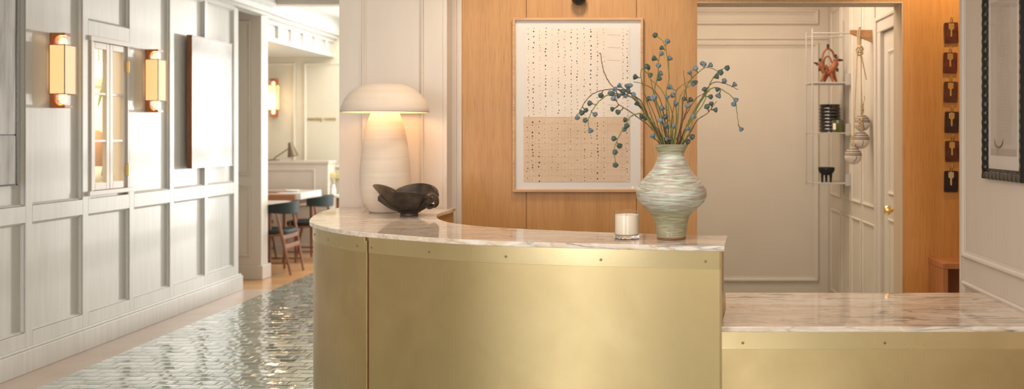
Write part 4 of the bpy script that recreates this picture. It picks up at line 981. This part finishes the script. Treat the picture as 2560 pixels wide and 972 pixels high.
# ------------------------------------------------------------------ picture on the oak wall
yp0 = YW-.028
def wx(px, Y=YW): return (px-CX)/F*Y
pic = empty('framed_textile_art', (wx(1445), YW, H-(480-CY)/F*yp0), 'large oak framed textile of black ink dots on the wooden wall', 'picture')
X0, X1, Z0, Z1 = wx(1281, yp0), wx(1608, yp0), H-(480-CY)/F*yp0, H-(44-CY)/F*yp0
MB().frame((0,YW,0), U, V, N_, X0, X1, Z0, Z1, .0145, .028, [(0,0),(0,.028),(.0145,.028),(.0145,0)]).build('frame', oak_h, pic, bevel=.0015)
MB().box(X0+.012, X1-.012, YW-.008, YW-.001, Z0+.012, Z1-.012).build('mat_board', mat_board, pic)
MB().box(X0+.0142, X1-.0142, YW-.0215, YW-.0195, Z0+.0142, Z1-.0142).build('glazing', pane, pic)
ya_ = YW-.0105; rnd = random.Random(21)
def ax_(px): return (px-CX)/F*ya_
def az_(py): return H-(py-CY)/F*ya_
mb = MB(); mb.box(ax_(1313), ax_(1574), ya_, YW-.008, az_(294), az_(69)); mb.mi = 1; mb.box(ax_(1309), ax_(1575), ya_-.0006, YW-.008, az_(454), az_(292))
mb.mi = 2
def dot(px, py, r, st=1.3, rot=0):
    c = Vector((ax_(px), ya_-.0009, az_(py))); vs_ = []
    for k in range(8):
        a = 2*math.pi*k/8; u_, v_ = r*math.cos(a), r*st*math.sin(a)
        vs_.append(mb.bm.verts.new(c+Vector((u_*math.cos(rot)-v_*math.sin(rot), 0, u_*math.sin(rot)+v_*math.cos(rot)))))
    mb.face(vs_)
up = [1321,1334,1349.5,1364.5,1380.5,1396,1412,1428,1443,1461,1477,1493,1509,1557,1569]; lw = [1318.5,1331.5,1347.5,1362.5,1380,1395,1411.5,1427,1443.5,1461.5,1478,1493.5,1510,1556,1568]
for ci, x in enumerate(up):
    py = 70+rnd.uniform(0,12); heavy = rnd.uniform(.6,1.15)
    if ci in (1,3,10): heavy = 1.25
    while py < 290:
        dot(x+rnd.gauss(0,.9), py, .0017*heavy*rnd.uniform(.5,1.25)*1.55, rnd.uniform(1.0,1.45), rnd.uniform(-.5,.5)); py += rnd.choice((6.5,8,9,11,14))*rnd.uniform(.85,1.15)
for ci, x in enumerate(lw):
    py = 300+rnd.uniform(0,8); heavy = rnd.uniform(.65,1.1)
    if ci in (1,2,11): heavy = 1.35
    while py < 453:
        dot(x+rnd.gauss(0,.9), py, .0017*heavy*rnd.uniform(.5,1.25)*1.6, rnd.uniform(1.0,1.4), rnd.uniform(-.5,.5)); py += rnd.choice((7,8.5,10,14,16))*rnd.uniform(.85,1.15)
mb.mi = 3
def line(pts, w_=.0009):
    for (a, b) in zip(pts, pts[1:]):
        pa, pb = Vector((ax_(a[0]), ya_-.0008, az_(a[1]))), Vector((ax_(b[0]), ya_-.0008, az_(b[1]))); t = (pb-pa).normalized(); s_ = Vector((-t.z, 0, t.x))*w_*.5
        mb.face([mb.bm.verts.new(v) for v in (pa-s_, pb-s_, pb+s_, pa+s_)])
for py in (293.5,310.5,327,344,359.5,375.5,392,407,424.5,440): line([(1309+k*26.6, py+rnd.uniform(-.8,.8)) for k in range(11)], .0010)
for px in (1323,1339,1355,1372,1388,1404,1421,1437,1453,1469,1487,1503,1519,1551,1563): line([(px+rnd.uniform(-.6,.6), 293+k*16) for k in range(11)], .0007)
for py in (87,118,150,262,277): line([(1519,py),(1530,py+.5),(1542,py+1.5),(1551,py+1)], .0013)
mb.build('textile', [linen, linen2, ink, thread], pic)
# signature scribble
mb = MB(); mb.mi = 0
for k in range(9):
    pa = Vector((ax_(1549+k*2), YW-.0084, az_(463.4+(k%2)*.8))); pb = Vector((ax_(1551+k*2), YW-.0084, az_(463.4+((k+1)%2)*.8))); mb.tube([pa, pb], .0004, 4)
mb.build('signature', pencil, pic)
# black dome above the picture
q = P(1447, -6, YW-.06)
pl = empty('picture_light', (q.x, YW, q.z), 'black round wall light directly above the framed textile', 'lamp')
MB().lathe([(0,0),(.03,0),(.03,.008),(.012,.012),(.010,.03),(0,.03)], (q.x, YW, q.z), 24, (0,-1,0)).build('wall_plate', dark, pl, smooth=True)
MB().ball((q.x, YW-.06, q.z), .0445, 32).build('dome', dark, pl, smooth=True)

# ------------------------------------------------------------------ keys on hooks
tags = [(2361,56,108,'oxblood','g2'),(2358.5,131,183,'russet','g1'),(2359.5,204,256,'chestnut','g2'),(2362,279,332,'umber','g1'),(2363,352,404,'oxblood','g1'),(2360.5,427,480,'black','g3')]
ordn = ['topmost key on a dark oxblood leather tag', 'second key from the top, on a glossy red brown tag', 'third key from the top, on a chestnut leather tag', 'fourth key from the top, on a dark umber leather tag', 'fifth key from the top, on a reddish leather tag', 'lowest key, pale brass on a nearly black leather tag']
kb = {'g1': gold, 'g2': gold2, 'g3': gold3}
tilt = [.035, -.02, -.015, -.02, .02, -.01]
for i, (px, ya_k, yb_k, lk, gk) in enumerate(tags):
    yk = YW-.012; w_ = 35*yk/F; h_ = (yb_k-ya_k)*yk/F; cxk = (px+17.5-CX)/F*yk; zt_ = H-(ya_k-CY)/F*yk; zb_ = zt_-h_
    hk = empty('cup_hook', (cxk, YW, zt_+.022), 'gold cup hook in the oak wall holding the '+['topmost','second','third','fourth','fifth','lowest'][i]+' key tag', 'hook', 'gold key hooks')
    mb = MB(); z0 = zt_+.034
    mb.tube(catmull([(cxk+.010, YW, z0), (cxk+.008, YW-.012, z0), (cxk+.004, YW-.018, z0-.012), (cxk, YW-.016, z0-.019), (cxk-.005, YW-.018, z0-.012), (cxk-.006, YW-.019, z0-.002)], 5), .0018, 8)
    mb.build('wire', gold2, hk, smooth=True); MB().lathe([(0,0),(.006,0),(.005,.002),(0,.003)], (cxk+.010, YW, z0), 16, (0,-1,0)).build('collar', gold2, hk, smooth=True)
    kt = empty('room_key', (cxk, yk, zb_), ordn[i]+' hanging on the oak wall', 'key', 'room keys')
    # leather tag outline with rounded corners
    o = []; r_ = .008
    for (sx_, sz_, a0) in ((1,1,0),(-1,1,90),(-1,-1,180),(1,-1,270)):
        for k in range(5):
            a = R(a0+22.5*k); o.append((sx_*(w_/2-r_)+r_*math.cos(a), sz_*(h_/2-r_)+r_*math.sin(a)))
    ca, sa = math.cos(tilt[i]), math.sin(tilt[i]); cz = (zt_+zb_)/2
    tr = lambda x, z: (cxk+x*ca-z*sa, cz+x*sa+z*ca)
    mb = MB(); mb.extrude([(tr(x, z)[0], yk, tr(x, z)[1]) for x, z in o], (0, .005, 0)); mb.build('leather_tag', leather[lk], kt, bevel=.0012)
    # key: square bow, shaft and bitting
    kx, kzt = cxk-.001, zt_-.001; bwid = .0155
    kp = [(-.0045, .0), (-.0045,-.006), (-bwid,-.006),(-bwid,-.036),(-.010,-.040),(-.0048,-.046)]
    if i % 2: kp += [(-.0048,-.052),(-.0065,-.056),(-.0048,-.060),(-.006,-.066),(-.0045,-.071),(-.0055,-.077),(-.001,-.084)]
    else: kp += [(-.0048,-.056),(-.0058,-.062),(-.0042,-.068),(-.0062,-.074),(-.003,-.083)]
    kp += [(.003,-.083),(.005,-.079),(.0035,-.073),(.0062,-.068),(.0036,-.063),(.0055,-.058),(.0044,-.052),(.0048,-.046),(.010,-.040),(bwid,-.036),(bwid,-.006),(.0045,-.006),(.0045,0)]
    mb = MB(); mb.extrude([(kx+x, yk-.0035, kzt+z) for x, z in kp], (0, .0025, 0)); mb.build('key', kb[gk], kt, bevel=.0004)
    mb = MB(); ring = [(kx+.006*math.sin(a), yk-.0045+.001*math.cos(a), kzt+.011+.0135*math.cos(a)) for a in [2*math.pi*k/24 for k in range(25)]]
    mb.tube(ring, .0013, 6, cap=False); mb.build('split_ring', steel_dark, kt, smooth=True)

# small orange wood cabinet below the keys
xc0 = wx(2320); 
cb = empty('orange_wood_cabinet', (xc0+.3, 4.92, 0), 'low orange wood open cabinet under the hanging keys', 'cabinet')
mb = MB(); yc0 = 4.80; zc = .77
mb.box(xc0, 2.28, yc0, YW, zc-.03, zc); mb.build('top', orange_wood, cb, bevel=.002)
MB().box(xc0+.004, xc0+.03, yc0+.004, YW, 0, zc-.03).build('side_panel', orange_wood, cb, bevel=.001); MB().box(2.25, 2.276, yc0+.004, YW, 0, zc-.03).build('side_panel', orange_wood, cb)
MB().box(xc0+.03, 2.25, YW-.012, YW, 0, zc-.03).build('back_panel', orange_wood, cb); MB().box(xc0+.03, 2.25, yc0+.01, YW-.012, .35, .37).build('shelf', orange_wood, cb); MB().box(xc0+.03, 2.25, yc0+.01, YW-.012, 0, .06).build('plinth', orange_wood, cb)

# ------------------------------------------------------------------ ladder shelf in the back room
X1s = XB; sc_ = XB/1.5
yn = XB*F/(2130-CX); yf_ = XB*F/(2111-CX); xn = (2031-CX)/F*yn
zy = lambda py, Y: H-(py-CY)/F*Y
sf = empty('wall_shelf', (XB, (yn+yf_)/2, zy(467, yn)), 'white metal ladder shelf with three shelves on the back room wall', 'shelf')
ztop, zbot = zy(71, yn), zy(467, yn); r_ = .0065; zr = zy(83, yn)
MB().tube([(xn, yn, zbot), (xn, yn, ztop)], r_, 10).build('upright', paint_m, sf, smooth=True)
MB().tube([(xn, yf_, zbot), (xn, yf_, ztop)], r_*.8, 10).build('upright', paint_m, sf, smooth=True)
MB().box(XB-.012, XB, yf_-.01, yf_+.01, zy(482, yf_), zy(52, yf_)).build('wall_strip', paint_m, sf)
MB().tube([(xn, yn, zr), (XB-.0, yn, zr)], r_*.9, 10).build('top_rail', paint_m, sf, smooth=True); MB().tube([(xn, yf_, zr), (XB, yf_, zr)], r_*.8, 10).build('top_rail', paint_m, sf, smooth=True)
sh_z = [zy(p, yn) for p in (205, 331, 457)]
for z in sh_z:
    MB().box(xn-.004, XB-.012, yn-.006, yf_+.004, z-.010, z).build('shelf_board', paint_m, sf, bevel=.0015)
    MB().box(XB-.05, XB, yn-.009, yn-.005, z-.022, z+.065).build('bracket', paint_m, sf, bevel=.001)
ym_ = (yn+yf_)/2
def sp(px, py, Y=None): return P(px, py, Y or ym_)
def ssc(): return ym_/F
# terracotta twin animal vessel
k = ym_/F; base = Vector((sp(2070, 203).x, ym_, sh_z[0]))
def ta(cx, cy, dy=0):                                                  # coordinates read from the enlarged crop (scale 3.74)
    px, py = 1980+cx/3.74, cy/3.74; v = P(px, py, ym_); return Vector((v.x, ym_+dy, base.z+max(0, (203.3-py)*k)))
an = empty('animal_stirrup_vessel', base, 'terracotta two headed animal vessel on the top shelf', 'sculpture')
mb = MB()
mb.tube(catmull([ta(300,600,-.01), ta(330,660), ta(385,620,.01), ta(415,560,.01)], 6), [.022]*6+[.032]*6+[.026]*6+[.018], 16)
mb.tube(catmull([ta(330,670), ta(290,640,-.01), ta(262,590,-.015)], 6), [.026]*6+[.020]*6+[.014], 14)
for a, b, dy in (((305,665),(262,760),-.02),((330,680),(300,760),.015),((360,670),(378,760),-.02),((385,650),(425,760),.02)):
    mb.tube([ta(*a, dy*.5), ta((a[0]+b[0])/2, (a[1]+b[1])/2, dy), ta(*b, dy)], [.017,.012,.007], 12)
mb.tube(catmull([ta(275,590,-.012), ta(280,520,-.01), ta(305,460), ta(340,440), ta(378,465,.005), ta(400,520,.01)], 6), .0075, 12)
mb.tube(catmull([ta(300,620,.01), ta(302,550,.01), ta(325,512,.01), ta(355,520,.01), ta(375,570,.01)], 6), .0065, 12)
mb.ball(ta(415,545,.01), .018, 16, (1.2,.8,.9)); mb.ball(ta(252,585,-.015), .014, 16, (1.3,.8,.9))
mb.build('body', terra, an, smooth=True)
MB().tube([ta(440,545,.01), ta(475,546,.01)], [.011,.0065], 12).ball(ta(472,546,.01), .0075, 12).tube([ta(425,525,.0), ta(436,512,-.006)], [.004,.001], 6).build('head', terra_d, an, smooth=True, label='dark burnt muzzle facing right')
MB().tube([ta(238,582,-.015), ta(206,574,-.015)], [.010,.006], 12).ball(ta(208,574,-.015), .007, 12).tube([ta(230,590,-.01), ta(228,606,-.016)], [.004,.001], 6).build('head', terra_d, an, smooth=True, label='dark burnt muzzle facing left')
MB().lathe([(.010,0),(.0105,.034),(.0085,.034),(.008,.002)], ta(336,440), 18).build('spout', terra_d, an, smooth=True)
for cx, cy, dy in ((258,565,-.015),(258,650,.0),(298,650,-.025),(410,525,.0),(424,655,.0)):
    MB().lathe([(0,0),(.009,0),(.0095,.026),(.0075,.026),(.007,.004),(0,.004)], ta(cx, cy, dy), 16).build('cup', terra_d, an, smooth=True)
q = P(2119, 200, ym_); q.z = sh_z[0]
MB().box(q.x-.02, q.x+.018, ym_-.03, ym_+.02, q.z, q.z+.014).build('clay_block', terra_l, bevel=.003, label='small pale terracotta block at the wall end of the top shelf', cat='ornament')
# ribbed black vase, olive candle, footed bowl
q = P(2074, 328, ym_+.01); q.z = sh_z[1]; hh = (328-258)*k
prof = [(0,0),(.075,0)]
for j in range(7):
    zc0 = .008+j*(hh-.030)/7; st = (hh-.030)/7
    prof += [(.074, zc0), (.081, zc0+st*.30), (.082, zc0+st*.5), (.081, zc0+st*.7), (.074, zc0+st*.98)]
prof += [(.076, hh-.018), (.078, hh), (.073, hh), (.070, hh-.02), (.066, .01), (0, .01)]
MB().lathe(prof, q, 48).build('ribbed_vase', black_glass, smooth=True, label='black ribbed glossy vase on the middle shelf', cat='vase')
q = P(2095, 328, yn+.04); q.z = sh_z[1]; cd = empty('olive_glass_candle', q, 'small olive glass candle in front of the black ribbed vase', 'candle')
MB().lathe([(0,0),(.044,0),(.046,.004),(.046,.092),(.043,.092),(.042,.07),(0,.068)], q, 40).build('glass', olive_glass, cd, smooth=True)
mb = MB(); V_ = []
for kk in range(5):
    a = R(205+8*kk); 
    for z in (.022, .068): V_.append(mb.bm.verts.new(q+Vector((.0466*math.cos(a), .0466*math.sin(a), z))))
for kk in range(4): mb.face([V_[2*kk], V_[2*kk+2], V_[2*kk+3], V_[2*kk+1]])
mb.build('paper_label', label_w, cd)
q = P(2066, 455, ym_); q.z = sh_z[2]; fb = empty('footed_bowl', q, 'small black footed bowl on the lowest shelf', 'bowl')
MB().lathe([(0,.052),(.03,.054),(.05,.068),(.060,.086),(.063,.104),(.060,.112),(.056,.108),(.053,.092),(.04,.074),(0,.066)], q, 40).build('bowl', cast_black, fb, smooth=True)
for a in (200, 320, 80):
    d = Vector((math.cos(R(a)), math.sin(R(a)), 0)); MB().tube([q+d*.036+Vector((0,0,0)), q+d*.036+Vector((0,0,.07))], [.008,.012], 12).build('leg', cast_black, fb, smooth=True)

# ------------------------------------------------------------------ wooden peg with hanging roped balls
yq = XB*F/(2180-CX); xq = (2124-CX)/F*yq
zt1, zb1, zb2 = zy(75, yq), zy(84, yq), zy(106, yq)
MB().extrude([(xq, yq-.012, zt1), (XB, yq-.012, zt1), (XB, yq-.012, zb2), (xq, yq-.012, zb1)], (0, .026, 0)).build('wall_peg', oak_h, bevel=.0015, label='wedge shaped oak wall peg carrying the rope', cat='peg')
def rp(px, py, dy=0): return P(px, py, yq-.02+dy)
ropeL = []
bd = [(2155,307,20.5,.035,0),(2151.5,350,22,-.012,1),(2133,389.5,21.5,-.035,2)]
names = ['highest striped clay bell partly behind a knotted rope', 'middle striped clay bell with a curved slit', 'lowest striped clay bell hanging furthest left']
hr = empty('knotted_rope', rp(2148, 75), 'pale jute rope looped and knotted over the oak peg', 'rope')
def twist(pts, r, seg=10):
    mb = MB(); c = catmull(pts, 14)
    for ph in (0, 2.09, 4.19):
        q_ = []
        for i, p in enumerate(c):
            t = (c[min(i+1, len(c)-1)]-c[max(i-1, 0)]).normalized(); u_ = t.cross(Vector((0,1,0))); u_ = u_.normalized() if u_.length > .01 else Vector((1,0,0)); v_ = t.cross(u_)
            a = i*.9+ph; q_.append(p+(u_*math.cos(a)+v_*math.sin(a))*r*.45)
        mb.tube(q_, r*.62, 6)
    return mb
twist([rp(2145,118,-.005), rp(2144,90,-.006), rp(2146,72,-.004), rp(2150,70,.02), rp(2152,90,.034), rp(2151,112,.02)], .0055).build('loop', rope, hr, smooth=True)
twist([rp(2147,118,-.012), rp(2148,92,-.014), rp(2150,73,-.01)], .0055).build('loop', rope, hr, smooth=True)
mb = twist([rp(2143,120,-.01), rp(2152,115,-.028), rp(2157,124,-.01), rp(2148,131,.008), rp(2141,125,-.01), rp(2146,117,-.03), rp(2153,127,-.03), rp(2156,134,-.01), rp(2147,138,.0), rp(2142,131,-.015), rp(2150,121,-.03), rp(2154,116,-.01)], .0062); mb.build('knot', rope, hr, smooth=True)
twist([rp(2152,128,-.008), rp(2157,155,-.01), rp(2162,180,-.01), rp(2166,199,-.01)], .0045).build('loose_end', rope, hr, smooth=True)
strands = [[rp(2153,134,.02), rp(2153,200,.03), rp(2155,260,.035), rp(2155,289,.035)], [rp(2152,134,-.01), rp(2153,220,-.012), rp(2151.5,300,-.012), rp(2151.5,330,-.012)], [rp(2143,130,-.02), rp(2139,220,-.03), rp(2133,330,-.035), rp(2133,369,-.035)]]
for i, (px, py, r_px, dy, mi_) in enumerate(bd):
    c = rp(px, py, dy); rr = r_px*c.y/F
    if c.x+rr > XB-.002: c.x = XB-.002-rr
    be = empty('striped_bell', (c.x, c.y, c.z-rr), names[i], 'hanging ornament', 'rope hung clay bells')
    cb_ = MB().ball(c, rr, 40).build('clay_ball', ballm[mi_], be, smooth=True)
    slit = [c+Vector((rr*1.003*math.sin(a)*math.cos(b), -rr*1.003*math.cos(a)*math.cos(b), rr*1.003*math.sin(b))) for a, b in ((-.12+.25*i*.5, -.02), (-.05+.2*i*.5, -.3), (.05-.1*i*.5, -.6), (.2-.35*i*.5, -.85))]
    MB().tube(catmull(slit, 4), .0018, 6).build('slit', ink, cb_)
    strands[i][-1] = c+Vector((0,0,rr*.97)); strands[i][-2] = c+Vector((0,0,rr+.04))
    rs_ = twist(strands[i], .0045).build('rope_strand', rope, be, smooth=True)
    kc = c+Vector((0,0,rr+.012))
    kn = [kc+Vector((.009*math.cos(t), .009*math.sin(t)-.002, .010*math.sin(2.3*t)+.006*t/3)) for t in [j*.7 for j in range(16)]]
    twist(kn, .0045).build('knot', rope, rs_, smooth=True)
    if i == 0:
        for jj in range(3):
            kc2 = rp(2155, 262+jj*9, .025); kn = [kc2+Vector((.008*math.cos(t), .008*math.sin(t), .008*math.sin(2.1*t))) for t in [j*.7 for j in range(14)]]; twist(kn, .0045).build('knot', rope, rs_, smooth=True)
        twist([rp(2156,262,.02), rp(2161,248,.02), rp(2160,240,.02)], .004).build('loose_end', rope, rs_, smooth=True)
    if i == 2: twist([c+Vector((0,0,rr+.05)), c+Vector((-.02,-.005,rr+.09)), c+Vector((-.035,-.005,rr+.10))], .004).build('loose_end', rope, rs_, smooth=True)
    if i == 1:
        for jj in range(4):
            kc2 = c+Vector((-.004,-.012,rr+.015+jj*.022)); kn = [kc2+Vector((.009*math.cos(t), .009*math.sin(t), .009*math.sin(2.1*t))) for t in [j*.7 for j in range(14)]]; twist(kn, .0045).build('knot', rope, rs_, smooth=True)

# ------------------------------------------------------------------ black framed drawing on the right wall
ya1, ya0 = 3.93, 3.515; zb_ = 1.283; zt_ = 2.15; D_ = .024
fr = empty('black_framed_drawing', (XR, (ya0+ya1)/2, zb_), 'pencil drawing in a rippled black frame on the right wall', 'picture')
mb = MB(); wfr = .046
def ripple_bar(mb, p0, p1, wdir, n_out=(-1,0,0)):
    p0, p1 = Vector(p0), Vector(p1); L_ = (p1-p0).length; n = int(L_/.006); t = (p1-p0)/n; wd_ = Vector(wdir); no = Vector(n_out)
    rows = []
    for i in range(n+1):
        s_ = .0013*math.sin(i*.006/.040*2*math.pi); c = p0+t*i
        rows.append([mb.bm.verts.new(v) for v in (c-wd_*s_, c-wd_*s_+no*(D_*.75+s_*.6), c+wd_*.008+no*(D_+s_), c+wd_*(wfr-.016)+no*(D_*.8+s_), c+wd_*(wfr-.012)+no*(D_*.55), c+wd_*wfr+no*(D_*.5), c+wd_*wfr)])
    for A, B in zip(rows, rows[1:]):
        for k_ in range(7): mb.face([A[k_], A[(k_+1)%7], B[(k_+1)%7], B[k_]])
    mb.face(rows[0][::-1]); mb.face(rows[-1])
ripple_bar(mb, (XR, ya1, zb_), (XR, ya1, zt_), (0,-1,0)); ripple_bar(mb, (XR, ya0, zb_), (XR, ya0, zt_), (0,1,0))
ripple_bar(mb, (XR, ya0+.01, zb_), (XR, ya1-.01, zb_), (0,0,1)); ripple_bar(mb, (XR, ya0+.01, zt_), (XR, ya1-.01, zt_), (0,0,-1))
mb.build('frame', ripple, fr, smooth=45)
MB().box(XR-.008, XR-.001, ya0+.043, ya1-.043, zb_+.043, zt_-.043).build('mat_board', mat_board, fr)
MB().box(XR-.0116, XR-.0104, ya0+.0465, ya1-.0465, zb_+.0465, zt_-.0465).build('glazing', pane, fr)
mb = MB(); dy0, dy1, dz0, dz1 = ya0+.075, ya1-.072, zb_+.105, zt_-.09
mb.box(XR-.0090, XR-.008, dy0, dy1, dz0, dz1); mb.mi = 1; rnd = random.Random(8)
z = dz0+.05
while z < dz1-.04:                                                      # stacked pencil bricks, narrowing to the top
    u = (z-dz0)/(dz1-dz0); cen = (dy0+dy1)/2-.02; hw = .075*(1-.45*u)+.012*math.sin(u*30); y = cen-hw+rnd.uniform(0,.008)
    while y < cen+hw:
        w_ = rnd.uniform(.012,.022); h_ = .0115
        for (a, b, c_, d_) in ((y, y+w_, z, z+.0008), (y, y+w_, z+h_, z+h_+.0008), (y, y+.0009, z, z+h_), (y+w_-.001, y+w_, z, z+h_)): mb.box(XR-.0094, XR-.0090, a, b, c_, d_)
        y += w_+.002
    z += .0145
mb.mi = 2
arc = [(XR-.0094, dy1-.09+.045*math.cos(a), dz0+.075+.035*math.sin(a)) for a in [math.pi+math.pi*k_/12 for k_ in range(13)]]
mb.tube(arc, [.001+.010*math.sin(math.pi*k_/12) for k_ in range(13)], 8, flat=.06)
mb.mi = 1; mb.box(XR-.0093, XR-.0090, dy0, dy1, dz0, dz0+.03)
mb.build('drawing', [paper, pencil, inkwash], fr)
